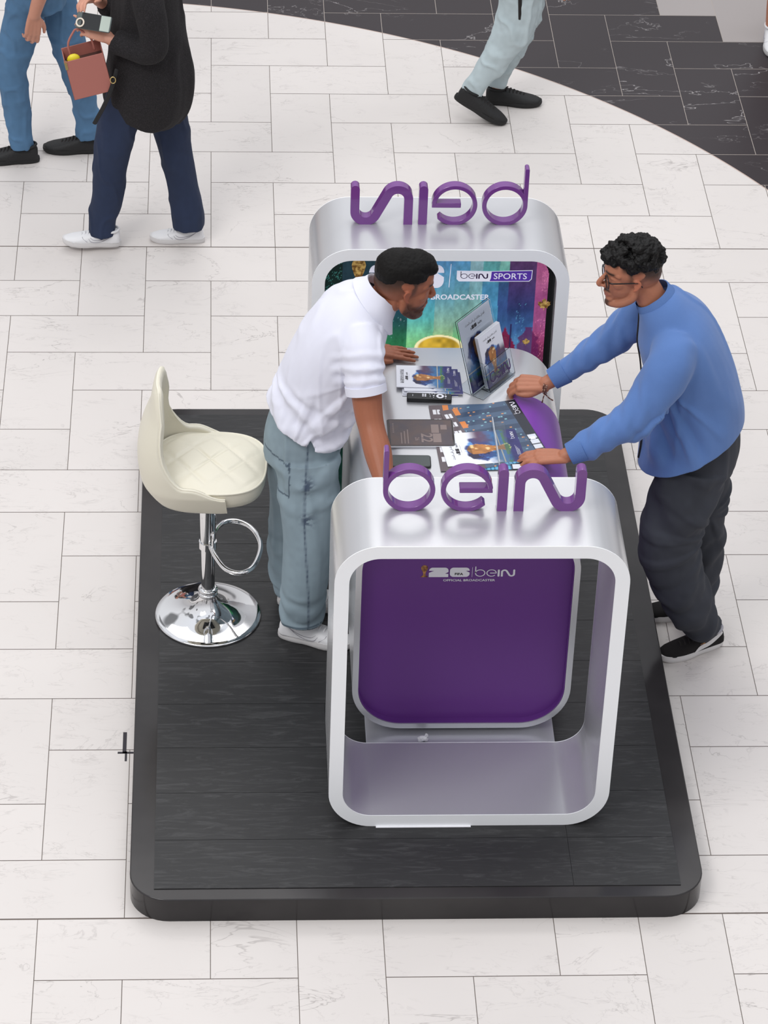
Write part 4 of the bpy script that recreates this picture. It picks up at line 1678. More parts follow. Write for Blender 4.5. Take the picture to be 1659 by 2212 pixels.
def hand_into(mb, Wm, side=1, curl=(0.2, 0.2, 0.2, 0.2), spread=1.0, thumb=None, s=1.0, curl2=None):
    """Wm: wrist matrix, +X towards the fingers, +Z back of the hand, thumb on side*Y"""
    S_ = Wm @ Matrix.Scale(s, 4)
    A = lambda vf: addm(mb, vf, S_)
    kn = [(.090, .029), (.094, .009), (.089, -.011), (.080, -.029)]
    ln = [(.043, .026, .021), (.047, .030, .022), (.043, .028, .021), (.034, .020, .019)]
    for (kx, ky), L in zip(kn, ln):
        ky *= side
        A(tube([(-.012, ky * .55, .000), (.03, ky * .85, .004), (kx, ky, .002)], [(.0145, .012), (.0135, .0125), (.0115, .0112)], 12, (0, 1, 0), 4))
    A(ball((.048, .0, -.003), (.046, .035, .0135), 16))
    A(ball((.036, .020 * side, -.006), (.034, .019, .014), 14))
    for k, ((kx, ky), L) in enumerate(zip(kn, ln)):
        ky *= side
        a = curl[k]
        c2 = (curl2[k] if curl2 else a)
        yaw = (ky / .029) * .10 * spread
        P = Vector((kx - .002, ky, .001))
        pts = [P.copy()]
        ang = a * .55
        d = 0
        for q, l in enumerate(L):
            ang2 = ang + (0 if q == 0 else c2 * (.85 if q == 1 else .6))
            ang = ang2
            P = P + Vector((l * math.cos(ang) * math.cos(yaw), l * math.cos(ang) * math.sin(yaw), -l * math.sin(ang)))
            pts.append(P.copy())
        r0 = .0094 if k < 3 else .0082
        A(tube([tuple(p) for p in pts], [r0, r0 * .94, r0 * .86, r0 * .68], 12, None, 4))
        for q in (1, 2):
            A(ball(tuple(pts[q] + Vector((0, 0, .001))), r0 * .98, 10))
    th = thumb or [(.012, .020, -.008), (.040, .045, -.012), (.068, .058, -.014), (.092, .060, -.014)]
    A(tube([(x, y * side, z) for x, y, z in th], [.0145, .0135, .0105, .0078], 12, None, 4))


def fold(P, N, amp, f, seed, st=(1, 1, 1)):
    """soft cloth folds: ridged noise"""
    Q = P * np.array(st) * f
    a = vnoise(Q, seed)
    b = vnoise(Q * 2.1 + 5, seed + 1)
    r = 1 - np.abs(a) * 2.0
    c = vnoise(Q * np.array((1.6, 1.6, .8)) + 11, seed + 2)
    sharp = np.exp(-(c / .16) ** 2)
    return amp * (.55 * r + .35 * b + .9 * sharp - .3)


def rfold(P, c0, c1, rad, amp, freq, phase=0.0, skew=0.0):
    """ring creases across a limb from c0 to c1, fading away from it"""
    c0, c1 = np.array(c0, float), np.array(c1, float)
    d = c1 - c0
    L = np.linalg.norm(d); d = d / L
    t = (P - c0) @ d
    q = P - c0 - t[:, None] * d
    r = np.linalg.norm(q, axis=1)
    w = sst(-.02, .04, t) * sst(L + .02, L - .04, t) * sst(rad * 1.6, rad * 1.1, r)
    wob = vnoise(P * 14, 11) * 1.6 + vnoise(P * 30, 12) * .6
    return amp * w * np.sin(t * freq + phase + wob + skew * (q[:, 1] + q[:, 2]) * freq)


def shoe(parent, loc, ang, L=.285, style='air', pitch=0.0, name='shoe', label=None, roll=0.0):
    """shoe pointing along +X of its own frame, heel at x=0; sole at z=0"""
    Mx = Matrix.Translation(Vector(loc)) @ Matrix.Rotation(ang, 4, 'Z') @ Matrix.Rotation(pitch, 4, 'Y') @ Matrix.Scale(L / .285, 4)
    up = {'air': 'shoe_white', 'suede': 'suede_black', 'black': 'shoe_black', 'whitef': 'shoe_white'}[style]
    so = {'air': 'sole_white', 'suede': 'sole_white', 'black': 'shoe_black', 'whitef': 'sole_white'}[style]

    def outl(k, n=40, grow=0.0):
        pts = []
        for i in range(n):
            a = 2 * math.pi * i / n
            x = .1425 + .1425 * math.cos(a) * 1.0
            t = x / .285
            w = .036 + .014 * float(sst(.3, .75, np.array(t))) - .003 * math.exp(-((t - .4) / .12) ** 2)
            y = w * (abs(math.sin(a)) ** .72) * (1 if math.sin(a) > 0 else -1)
            pts.append((x + grow * math.cos(a), y + grow * math.sin(a)))
        return pts
    # sole
    mb = MB()
    o = outl(1)
    hgt = .030 if style in ('air', 'suede', 'whitef') else .026
    lay = [(0.0, -.002), (.004, .0015), (hgt * .55, .003), (hgt, .0015)]
    n = len(o)
    V, F = [], []
    for z, gq in lay:
        for x, y in outl(1, grow=gq):
            t = x / .285
            zz = z + (.010 * max(0, (t - .8) / .2) ** 2 if z < .01 else .004 * max(0, (t - .8) / .2))
            V.append(tuple(Mx @ Vector((x, y, zz))))
    for k in range(len(lay) - 1):
        F += [(k * n + i, k * n + (i + 1) % n, (k + 1) * n + (i + 1) % n, (k + 1) * n + i) for i in range(n)]
    F += [tuple(range(n - 1, -1, -1)), tuple((len(lay) - 1) * n + i for i in range(n))]
    root = MB().add(V, F).build('sole_tmp', M[so])
    bpy.data.objects.remove(root)
    sh = bpy.data.objects.new(name, None)
    sh.empty_display_size = .05
    link(sh, parent)
    if label: sh['label'] = label
    MB().add(V, F).build('sole', M[so], sh, smooth=True, angle=50)
    # upper: cross sections from heel to toe
    mb = MB()
    sec = [(.006, .024, .070), (.02, .031, .094), (.05, .034, .088), (.085, .037, .086), (.12, .041, .080), (.16, .045, .068), (.20, .0475, .056), (.24, .044, .047), (.268, .032, .040), (.281, .014, .034)]
    V, F = [], []
    m_ = 20
    for x, w, h in sec:
        for i in range(m_ + 1):
            a = math.pi * i / m_
            y = w * (abs(math.cos(a)) ** .75) * (1 if math.cos(a) > 0 else -1)
            z = hgt * .8 + (h - hgt * .8) * (math.sin(a) ** .8)
            V.append((x, y, z))
    K = m_ + 1
    for i in range(len(sec) - 1):
        for j in range(m_):
            F.append((i * K + j, i * K + j + 1, (i + 1) * K + j + 1, (i + 1) * K + j))
        F.append((i * K, (i + 1) * K, (i + 1) * K + m_, i * K + m_))
    F.append(tuple(range(K))); F.append(tuple((len(sec) - 1) * K + j for j in range(K)))
    mbu = MB().add([Mx @ Vector(p) for p in V], F)
    blob('upper', mbu, .0045, M[up], sh, 4)
    # collar, laces, side mark
    mb = MB()
    mb.tube([tuple(Mx @ Vector(p)) for p in ((.012, 0, .092), (.03, .027, .090), (.065, .032, .087), (.095, .020, .088), (.095, -.020, .088), (.065, -.032, .087), (.03, -.027, .090))], [.0062] * 7, 8, closed=True, sub=4)
    mb.build('collar', M['shoe_line' if style == 'suede' else up], sh, smooth=True)
    mb = MB()
    for k in range(6):
        x = .105 + k * .017
        z = .0875 - k * .0062
        mb.tube([tuple(Mx @ Vector(p)) for p in ((x, -.021, z - .006), (x + .004, 0, z + .004), (x + .008, .021, z - .006))], [(.0042, .0024)] * 3, 8, sub=3)
    mb.build('laces', M['lace_black' if style in ('suede', 'black') else up], sh, smooth=True)
    mb = MB()
    if style in ('air', 'whitef'):
        for sd in (-1, 1):
            def q(x, z, e=0.002):
                # point on the flank
                w = float(np.interp(x, [s_[0] for s_ in sec], [s_[1] for s_ in sec]))
                h = float(np.interp(x, [s_[0] for s_ in sec], [s_[2] for s_ in sec]))
                f = min(.98, max(0, (z - hgt * .8) / (h - hgt * .8)))
                return (x, sd * (w * (1 - f ** 2.2 * .55) + e), z)
            # swoosh-like tick outline
            top = [(.045, .066), (.075, .052), (.105, .045), (.135, .046), (.150, .055)]
            bot = [(.045, .066), (.08, .044), (.115, .034), (.145, .036), (.158, .050)]
            for ln_ in (top, bot, [(.165, .036), (.185, .048), (.19, .055)]):
                mb.tube([tuple(Mx @ Vector(q(*p))) for p in ln_], [.0012] * len(ln_), 6, sub=3)
        mb.build('side_stitching', M['shoe_line'], sh, smooth=True)
    elif style == 'suede':
        for sd in (-1, 1):
            def q(x, z, e=0.0025):
                w = float(np.interp(x, [s_[0] for s_ in sec], [s_[1] for s_ in sec]))
                h = float(np.interp(x, [s_[0] for s_ in sec], [s_[2] for s_ in sec]))
                f = min(.98, max(0, (z - hgt * .8) / (h - hgt * .8)))
                return (x, sd * (w * (1 - f ** 2.2 * .5) + e), z)
            top = [(.150, .032), (.125, .050), (.09, .056), (.055, .068), (.02, .082)]
            bot = [(.150, .028), (.115, .034), (.08, .040), (.045, .056), (.016, .074)]
            T_, B_ = catmull([(a, b, 0) for a, b in top], 5), catmull([(a, b, 0) for a, b in bot], 5)
            n = len(T_)
            mb.add([tuple(Mx @ Vector(q(p[0], p[1]))) for p in T_] + [tuple(Mx @ Vector(q(p[0], p[1]))) for p in B_], [(i, i + 1, n + i + 1, n + i) for i in range(n - 1)])
        mb.build('side_stripe', M['sole_white'], sh)
        mb = MB()
        for sd in (-1, 1):
            mb.add([tuple(Mx @ Vector((x, sd * (.040 if x < .1 else .0425), z))) for x, z in ((.105, .060), (.125, .058), (.125, .063), (.105, .065))], [(0, 1, 2, 3)])
        mb.build('gold_name', M['gold_print'], sh)
    return sh


def person(loc, label, group=None):
    return empty('person', loc, 0, label, 'person', group)


def off(mb, loc):
    d = Vector(loc)
    mb.v = [tuple(Vector(p) - d) for p in mb.v]
    return mb


# ================================================================== man in the white polo
LO = Vector((.36, -2.95, PH + .0034))
pl = person(LO, 'young man in white polo shirt and washed jeans leaning on the counter')
HL = basis((.697, -2.955, 1.634), (.972, .16, -.22), (.12, 0, 1)) @ Matrix.Scale(1.07, 4)
skinL = rgb(156, 97, 72)
mb = MB()
head_into(mb, HL, nose=1.0)
nk = HL @ Vector((-.028, 0, -.05))
mb.tube([tuple(nk), (.632, -2.95, 1.585), (.585, -2.95, 1.50)], [(.052, .056), (.053, .056), (.055, .055)], 20, (0, 1, 0))
mb.tube([(.60, -2.95, 1.56), (.50, -2.95, 1.42), (.42, -2.95, 1.24), (.355, -2.95, 1.04)], [(.06, .05), (.13, .09), (.12, .08), (.10, .08)], 20, (0, 1, 0))
# near arm (right)
mb.tube([(.55, -3.12, 1.46), (.556, -3.165, 1.375), (.568, -3.225, 1.27), (.582, -3.27, 1.215), (.602, -3.345, 1.165), (.618, -3.43, 1.115), (.624, -3.455, 1.10)],
        [.050, .058, .052, .048, .050, .036, .031], 18)
WR = basis((.626, -3.46, 1.098), (.25, -.93, -.26), (0, 0, 1))
hand_into(mb, WR, side=1, curl=(.12,) * 4)
# far arm (left)
mb.tube([(.575, -2.78, 1.46), (.59, -2.72, 1.36), (.60, -2.64, 1.24), (.585, -2.585, 1.16), (.58, -2.555, 1.108), (.590, -2.548, 1.094)],
        [.050, .056, .048, .044, .033, .029], 18)
WL = basis((.600, -2.548, 1.0885), (1, .02, -.10), (0, -.05, 1))
hand_into(mb, WL, side=-1, curl=(.05, .06, .06, .10), spread=1.2, thumb=[(.012, .018, -.006), (.040, .040, -.012), (.066, .047, -.013), (.090, .044, -.013)])
# legs inside the jeans
mb.tube([(.35, -3.02, 1.0), (.37, -3.04, .62), (.35, -3.06, .20)], [(.08, .08), (.055, .06), (.036, .04)], 14)
mb.tube([(.35, -2.88, 1.0), (.33, -2.87, .62), (.31, -2.86, .20)], [(.08, .08), (.055, .06), (.036, .04)], 14)
off(mb, LO)
HLl = Matrix.Translation(-LO) @ HL
blob('body', mb, .0032, M['skin'], pl, 3, color=lambda P: head_colour(P, HLl, skinL, None, 'L'), factor=.45)
eyes(HLl, pl)
# hair: short on top, lifted at the front
mb = MB()
B = lambda c, r, n=22: addm(mb, ball(c, r, n), HLl)
B((-.020, 0, .070), (.097, .074, .064), 30)
B((-.058, 0, .056), (.058, .068, .058), 24)
B((.022, 0, .088), (.062, .060, .045), 24)
B((.052, 0, .090), (.040, .050, .034), 20)
B((.070, -.012, .088), (.026, .034, .022), 16)
for s_ in (-1, 1):
    B((-.004, s_ * .048, .066), (.060, .029, .034), 18)


def hairL(P, N):
    return .0009 * vnoise(P * np.array((90, 130, 90)), 3) + .0008 * vnoise(P * 230, 4) + .0035 * vnoise(P * 26, 6)


blob('hair', mb, .0028, M['hair'], pl, 2, disp=hairL)

# polo shirt
sh_ = MB()
sh_.tube([(.335, -2.95, .90), (.355, -2.95, 1.04), (.395, -2.95, 1.17), (.43, -2.95, 1.28), (.475, -2.95, 1.39), (.52, -2.95, 1.48), (.558, -2.95, 1.545), (.588, -2.95, 1.582)],
         [(.190, .168), (.186, .166), (.182, .164), (.184, .160), (.196, .152), (.198, .136), (.150, .108), (.085, .078)], 32, (0, 1, 0), 6, cap='flat')
sh_.tube([(.535, -3.06, 1.50), (.548, -3.125, 1.455), (.552, -3.160, 1.40), (.560, -3.190, 1.335)], [(.070, .080), (.078, .080), (.074, .078), (.072, .072)], 22, None, 6, cap='flat')
sh_.tube([(.545, -2.84, 1.50), (.572, -2.775, 1.455), (.584, -2.735, 1.40), (.592, -2.70, 1.335)], [(.070, .080), (.078, .080), (.074, .078), (.070, .072)], 22, None, 6, cap='flat')
off(sh_, LO)
lo = np.array(LO)


def radial(W_, c, amp, k, r0, r1, a0=None, a1=None, seed=3):
    """creases fanning out from a point c in the x-z plane, on the viewer's and far side alike"""
    dx, dz = W_[:, 0] - c[0], W_[:, 2] - c[1]
    r = np.hypot(dx, dz); th = np.arctan2(dz, dx)
    w = sst(r0, r0 + .05, r) * sst(r1, r1 * .55, r)
    if a0 is not None:
        w = w * sst(a0 - .3, a0 + .1, th) * sst(a1 + .3, a1 - .1, th)
    s_ = np.sin(th * k + 1.8 * vnoise(W_ * 5, seed))
    return amp * w * (np.exp(-((s_ - 1) / .55) ** 2) - .25)


def dispPolo(P, N):
    W_ = P + lo
    near = W_[:, 1] < -2.98
    rad_ = radial(W_, (.60, 1.36), .014, 15, .05, .46, -2.6, -1.5) * near + radial(W_, (.30, 1.02), .009, 11, .03, .32, -.2, 1.5, 5)
    d = fold(P, N, .0050, 6, 5, (1.5, 1, .7))
    d += rfold(W_, (.548, -3.11, 1.46), (.560, -3.19, 1.335), .085, .0042, 120, skew=.3)
    d += rfold(W_, (.42, -2.95, 1.22), (.345, -2.95, 1.0), .20, .0075, 70, skew=.35)
    # diagonal pulls from armpit to belly
    d += .005 * np.sin((W_[:, 0] * .9 + W_[:, 2] * .35) * 75 + 2 * vnoise(P * 8, 9)) * sst(1.42, 1.32, W_[:, 2]) * sst(1.04, 1.12, W_[:, 2]) * sst(.44, .52, W_[:, 0])
    return d + rad_


polo = blob('polo_shirt', sh_, .006, M['polo'], pl, 5, disp=dispPolo, cut=[(Vector((.36, -2.95, 1.045)) - LO, Vector((-.52, 0, -1)).normalized())])
# side vents: small notches at the hem
bm = bmesh.new(); bm.from_mesh(polo.data)
kill = [f for f in bm.faces if (lambda c: abs(c.x + LO.x - .365) < (1.082 - (c.z + LO.z)) * .40 and (c.z + LO.z) < 1.082 and c.y + LO.y < -3.05)(f.calc_center_median())]
bmesh.ops.delete(bm, geom=kill, context='FACES'); 
for v_ in bm.verts:
    if v_.is_boundary and v_.co.y + LO.y < -3.05 and abs(v_.co.x + LO.x - .365) < .03 and 1.04 < v_.co.z + LO.z < 1.09:
        sg = 1 if v_.co.x + LO.x > .365 else -1
        v_.co.x = .365 - LO.x + sg * (1.084 - (v_.co.z + LO.z)) * .42
bm.to_mesh(polo.data); bm.free()
so_ = polo.modifiers.new('thickness', 'SOLIDIFY'); so_.thickness = .002; so_.offset = -1
# collar, sleeve bands, side vent, buttons
mb = MB()
cen = Vector((.598, -2.95, 1.582)); ax = Vector((.60, 0, .80)).normalized(); sd_ = Vector((0, 1, 0)); fw = sd_.cross(ax)
if fw.x < 0: fw = -fw
V, F = [], []
nn = 40
for j, (rr_, hh_) in enumerate(((.064, .040), (.072, .045), (.092, .020), (.116, -.022), (.112, -.030), (.084, .004), (.062, .010))):
    for i in range(nn + 1):
        a = math.radians(18 + 324 * i / nn)
        ex = 0.020 * max(0, math.cos(a)) * (1 if j in (3, 4) else .5)
        rr_b = rr_ * (1 - .16 * max(0, -math.cos(a)) * (1 if j in (2, 3, 4, 5) else 0))
        p = cen + fw * (math.cos(a) * (rr_b * 1.04 + ex)) + sd_ * (math.sin(a) * rr_b) + ax * ((hh_ if (math.cos(a) > 0 or hh_ > 0) else hh_ * (1 + .75 * math.cos(a))) - (.055 * max(0, math.cos(a)) ** 1.5 if j in (2, 3, 4) else .022 * max(0, math.cos(a))))
        V.append(tuple(p - LO))
for j in range(7):
    for i in range(nn):
        a, b = j * (nn + 1) + i, ((j + 1) % 7) * (nn + 1) + i
        F.append((a, a + 1, b + 1, b))
mb.add(V, F)
mb.build('collar', M['polo'], polo, smooth=True, angle=60)
for (c0, c1, r) in (((.556, -3.183, 1.358), (.5605, -3.194, 1.330), .0755), ((.590, -2.708, 1.358), (.593, -2.697, 1.330), .075)):
    c0, c1 = Vector(c0) - LO, Vector(c1) - LO
    mb = MB().tube([tuple(c0), tuple(c1)], [(r, r), (r, r)], 28, None, 2, cap='flat')
    mb.build('sleeve_band', M['polo'], polo, smooth=True, angle=50)
for k in range(2):
    mb = MB().ball(tuple(Vector((.694 - k * .006, -2.985, 1.535 - k * .028)) - LO), (.003, .005, .005), 8)
    mb.build('shirt_button', M['shoe_line'], polo, smooth=True)

# jeans
jn = MB()
jn.tube([(.392, -2.95, 1.18), (.358, -2.95, 1.07), (.342, -2.95, .97), (.34, -2.95, .90)], [(.145, .125), (.155, .136), (.168, .146), (.165, .142)], 30, (0, 1, 0), 5, cap='flat')
jn.tube([(.355, -3.04, .95), (.365, -3.055, .78), (.368, -3.065, .60), (.360, -3.07, .42), (.350, -3.072, .28), (.345, -3.074, .205)],
        [(.098, .125), (.104, .112), (.098, .098), (.093, .093), (.087, .087), (.083, .084)], 26, (0, 1, 0), 6, cap='flat')
jn.tube([(.335, -2.86, .95), (.332, -2.85, .78), (.325, -2.845, .60), (.318, -2.84, .42), (.322, -2.835, .28), (.335, -2.83, .168)],
        [(.098, .125), (.104, .112), (.098, .098), (.094, .094), (.090, .090), (.088, .088)], 26, (0, 1, 0), 6, cap='flat')
off(jn, LO)


def dispJ(P, N):
    W_ = P + lo
    d = fold(P, N, .008, 5.5, 15, (1, 1, .45))
    d += rfold(W_, (.355, -3.05, .36), (.35, -3.075, .19), .11, .0035, 70, skew=.8)
    d += rfold(W_, (.33, -2.84, .50), (.335, -2.83, .19), .11, .004, 60, skew=.8)
    d += rfold(W_, (.35, -3.04, .96), (.365, -3.06, .74), .13, .005, 48, skew=.5)
    return d


def colJ(P):
    W_ = P + lo
    c = np.tile(np.array(rgb(140, 158, 168)), (len(P), 1))
    n1 = vnoise(P * np.array((9, 9, 4)), 3); n2 = vnoise(P * 45, 5)
    c *= (1 + .13 * n1 + .06 * n2)[:, None]
    seam = np.exp(-(((W_[:, 0] - (.360 + .012 * np.sin(W_[:, 2] * 6))) / .0035) ** 2)) * (W_[:, 1] < -3.05)
    ticks = ((W_[:, 2] * 40) % 1 < .45)
    crink = np.exp(-(((W_[:, 0] - .36) / .022) ** 2)) * (W_[:, 1] < -3.05) * (np.exp(-((W_[:, 2] - .885) / .03) ** 2) + np.exp(-((W_[:, 2] - .735) / .028) ** 2)) * (vnoise(P * np.array((70, 70, 130)), 8) > -.1)
    a = np.clip(seam * (.55 + .3 * ticks) + crink * .85, 0, .9)
    c = c * (1 - a[:, None]) + np.array(rgb(44, 58, 84)) * a[:, None]
    # pocket outline at the back
    px_, pz_ = W_[:, 0], W_[:, 2]
    u = px_ - .225; v = pz_ - .905
    near = W_[:, 1] < -2.98
    line = near & (((np.abs(u - .065) < .0028) & (v > -.085) & (v < .055)) | ((np.abs(v + .085 - .2 * np.abs(u - .03)) < .0028) & (u > -.03) & (u < .065)) | ((np.abs(v - .055 + .25 * (u - .03)) < .003) & (u > -.04) & (u < .065)))
    c[line] = rgb(72, 86, 100)
    hem = (np.abs(W_[:, 2] - .222) < .002) | (W_[:, 2] < .213) & ((W_[:, 0] * 90 + W_[:, 1] * 60) % 1 < .35)
    c[hem & (W_[:, 2] < .226) & (W_[:, 1] < -2.96)] = rgb(76, 92, 106)
    return c


blob('jeans', jn, .006, M['denim'], pl, 5, disp=dispJ, color=colJ)
for lc, an, lb in (((.262, -3.045, 0), -16, None), ((.262, -2.845, 0), -6, None)):
    s1 = shoe(pl, Vector(lc) - Vector((LO.x, LO.y, 0)), math.radians(an), .295, 'air')

# ================================================================== man in the blue sweater
RO = Vector((1.84, -2.98, 0))
pr_ = person(RO, 'young man with glasses, blue zip sweater and black jeans leaning on the counter', None)
HR = basis((1.512, -2.975, 1.692), (-.985, -.08, -.06), (-.06, 0, 1)) @ Matrix.Scale(1.02, 4)
skinR = rgb(176, 116, 90)
mb = MB()
head_into(mb, HR, jaw=1.02, nose=1.06)
nk = HR @ Vector((-.028, 0, -.05))
mb.tube([tuple(nk), (1.572, -2.98, 1.635), (1.625, -2.985, 1.53)], [(.050, .054), (.051, .054), (.055, .055)], 20, (0, 1, 0))
mb.tube([(1.62, -2.985, 1.58), (1.70, -2.99, 1.42), (1.77, -2.99, 1.22), (1.80, -2.99, 1.06)], [(.06, .05), (.12, .08), (.10, .07), (.07, .05)], 20, (0, 1, 0))
# near arm
mb.tube([(1.665, -3.16, 1.46), (1.60, -3.20, 1.36), (1.52, -3.235, 1.255), (1.44, -3.25, 1.20), (1.34, -3.262, 1.130), (1.285, -3.268, 1.104)],
        [.05, .046, .04, .038, .030, .0275], 18)
WNr = basis((1.275, -3.268, 1.098), (-1, .10, -.06), (0, -.10, 1))
hand_into(mb, WNr, side=-1, curl=(.50, .55, .6, .6), spread=.3, thumb=[(.012, .018, -.008), (.045, .034, -.014), (.072, .034, -.018), (.094, .026, -.020)])
# far arm
mb.tube([(1.625, -2.83, 1.48), (1.555, -2.805, 1.385), (1.47, -2.795, 1.285), (1.40, -2.80, 1.225), (1.30, -2.815, 1.150), (1.252, -2.822, 1.120)],
        [.05, .046, .04, .038, .030, .0275], 18)
WFr = basis((1.243, -2.823, 1.114), (-1, .10, .02), (0, -.38, 1))
hand_into(mb, WFr, side=1, curl=(1.55, 1.5, 1.45, 1.4), spread=.2, curl2=(1.0, 1.05, 1.1, 1.1), thumb=[(.012, .018, -.006), (.042, .038, -.008), (.070, .044, -.010), (.092, .040, -.012)])
mb.tube([(1.80, -3.04, 1.04), (1.73, -3.08, .56), (1.90, -3.06, .14)], [(.06, .06), (.055, .06), (.036, .04)], 14)
mb.tube([(1.81, -2.92, 1.04), (1.85, -2.87, .56), (1.91, -2.84, .14)], [(.06, .06), (.055, .06), (.036, .04)], 14)
off(mb, RO)
HRl = Matrix.Translation(-RO) @ HR
blob('body', mb, .0032, M['skin'], pr_, 3, color=lambda P: head_colour(P, HRl, skinR, None, 'R'), factor=.45)
eyes(HRl, pr_)
# curly hair
mb = MB()
B = lambda c, r, n=18: addm(mb, ball(c, r, n), HRl)
B((-.020, 0, .070), (.092, .070, .066), 28)
B((-.055, 0, .048), (.055, .064, .058), 24)
B((.040, 0, .090), (.055, .058, .040), 22)
rnd = random.Random(5)
for k in range(300):
    a = rnd.uniform(0, 2 * math.pi); z = rnd.uniform(-.15, 1)
    r = math.sqrt(max(0, 1 - z * z))
    x, y = r * math.cos(a), r * math.sin(a)
    px_, py_, pz_ = -.008 + .102 * x, .074 * y, .070 + .074 * z
    if px_ > .03 and pz_ < .075: continue
    if abs(py_) > .045 and pz_ < .060: continue
    q = rnd.uniform(.010, .020)
    B((px_, py_, pz_), (q, q * rnd.uniform(.7, 1.2), q * rnd.uniform(.7, 1.1)), 8)
for k in range(46):
    B((rnd.uniform(.060, .104), rnd.uniform(-.048, .048), rnd.uniform(.078, .112)), rnd.uniform(.008, .014), 8)
blob('hair', mb, .0028, M['hair2'], pr_, 3, disp=lambda P, N: .003 * vnoise(P * 110, 3) + .002 * vnoise(P * 260, 4))
# glasses
M['glasses'] = mat('dark_glasses_frame', rgb(38, 28, 26), 0.25)
M['lens'] = mat('spectacle_lens', (1, 1, 1), 0.02, trans=1.0, ior=1.12, spec=0.3)
gl_ = MB()
for s_ in (-1, 1):
    ring_ = [tuple(HRl @ Vector((.0925 - .10 * max(0, abs(.031 + .024 * math.cos(a)) - .03) ** 1.0 * .5, s_ * (.034 + .0265 * math.cos(a)), .002 + .0255 * math.sin(a)))) for a in [2 * math.pi * i / 20 for i in range(20)]]
    gl_.tube(ring_, [.0023] * 20, 8, sub=1, closed=True)
    gl_.tube([tuple(HRl @ Vector(p)) for p in ((.088, s_ * .057, .012), (.080, s_ * .068, .014), (.03, s_ * .0755, .014), (-.010, s_ * .079, .012), (-.025, s_ * .078, -.006))], [.0028, .0030, .0028, .0026, .0022], 8, sub=4)
gl_.tube([tuple(HRl @ Vector(p)) for p in ((.0925, -.009, .010), (.098, 0, .013), (.0925, .009, .010))], [.0018] * 3, 8, sub=3)
gg = gl_.build('glasses_frame', M['glasses'], pr_, smooth=True)
mb = MB()
for s_ in (-1, 1):
    V = [HRl @ Vector((.0915, s_ * (.033 + .0240 * math.cos(a)), .002 + .025 * math.sin(a))) for a in [2 * math.pi * i / 20 for i in range(20)]]
    V2 = [HRl @ Vector((.0905, s_ * (.033 + .0240 * math.cos(a)), .002 + .025 * math.sin(a))) for a in [2 * math.pi * i / 20 for i in range(20)]]
    mb.add(V + V2, [tuple(range(20)), tuple(range(39, 19, -1))] + [(i, (i + 1) % 20, (i + 1) % 20 + 20, i + 20) for i in range(20)])
mb.build('lens', M['lens'], gg)

# sweater
sw = MB()
sw.tube([(1.775, -2.985, .84), (1.790, -2.985, .98), (1.800, -2.985, 1.10), (1.775, -2.985, 1.24), (1.725, -2.985, 1.38), (1.68, -2.985, 1.48), (1.640, -2.985, 1.550), (1.610, -2.98, 1.592)],
        [(.198, .176), (.204, .184), (.200, .180), (.198, .166), (.203, .155), (.190, .138), (.130, .100), (.080, .074)], 34, (0, 1, 0), 6, cap='flat')
sw.tube([(1.675, -3.09, 1.49), (1.655, -3.165, 1.435), (1.60, -3.205, 1.345), (1.52, -3.24, 1.250), (1.44, -3.252, 1.195), (1.35, -3.262, 1.135), (1.312, -3.265, 1.116)],
        [(.080, .080), (.086, .090), (.078, .078), (.070, .066), (.062, .058), (.046, .044), (.037, .036)], 24, None, 6, cap='flat')
sw.tube([(1.655, -2.88, 1.50), (1.620, -2.835, 1.455), (1.555, -2.812, 1.385), (1.475, -2.80, 1.290), (1.40, -2.802, 1.228), (1.325, -2.81, 1.168), (1.288, -2.815, 1.143)],
        [(.080, .080), (.082, .084), (.074, .074), (.066, .062), (.058, .054), (.044, .042), (.037, .036)], 24, None, 6, cap='flat')
off(sw, RO)
ro = np.array(RO)


def dispSw(P, N):
    W_ = P + ro
    near = W_[:, 1] < -3.0
    rad_ = radial(W_, (1.655, 1.34), .024, 14, .03, .52, -2.2, -.95, 7) * near
    d = fold(P, N, .0075, 4.2, 25, (1, 1, .7))
    d += rfold(W_, (1.60, -3.20, 1.345), (1.33, -3.262, 1.122), .085, .0032, 75, skew=.9)
    d += rfold(W_, (1.56, -2.81, 1.385), (1.31, -2.81, 1.155), .08, .0032, 75, skew=.9)
    d += .008 * np.sin((W_[:, 0] * 1.0 + W_[:, 2] * .75) * 48 + 2.2 * vnoise(P * 5, 29)) * sst(1.32, 1.15, W_[:, 2]) * (W_[:, 0] > 1.6) * sst(-2.95, -3.02, W_[:, 1]) * sst(1.90, 1.80, W_[:, 0])
    hd = W_[:, 2] - (.985 + .60 * (W_[:, 0] - 1.785))
    return (d + rad_) * (.2 + .8 * sst(0, .13, hd))


swo = blob('sweater', sw, .0065, M['knit'], pr_, 6, disp=dispSw, cut=[(Vector((1.785, -2.985, .985)) - RO, Vector((.60, 0, -1)).normalized())])
so_ = swo.modifiers.new('thickness', 'SOLIDIFY'); so_.thickness = .003; so_.offset = -1
mb = MB()
mb.tube([tuple(Vector(p) - RO) for p in ((1.352, -3.262, 1.136), (1.300, -3.266, 1.110))], [(.0500, .0480), (.0415, .0410)], 26, None, 4, cap='flat')
mb.build('cuff', M['knit_cuff'], swo, smooth=True, angle=50)
mb = MB()
mb.tube([tuple(Vector(p) - RO) for p in ((1.326, -2.81, 1.169), (1.276, -2.816, 1.136))], [(.0490, .0470), (.0410, .0410)], 26, None, 4, cap='flat')
mb.build('cuff', M['knit_cuff'], swo, smooth=True, angle=50)
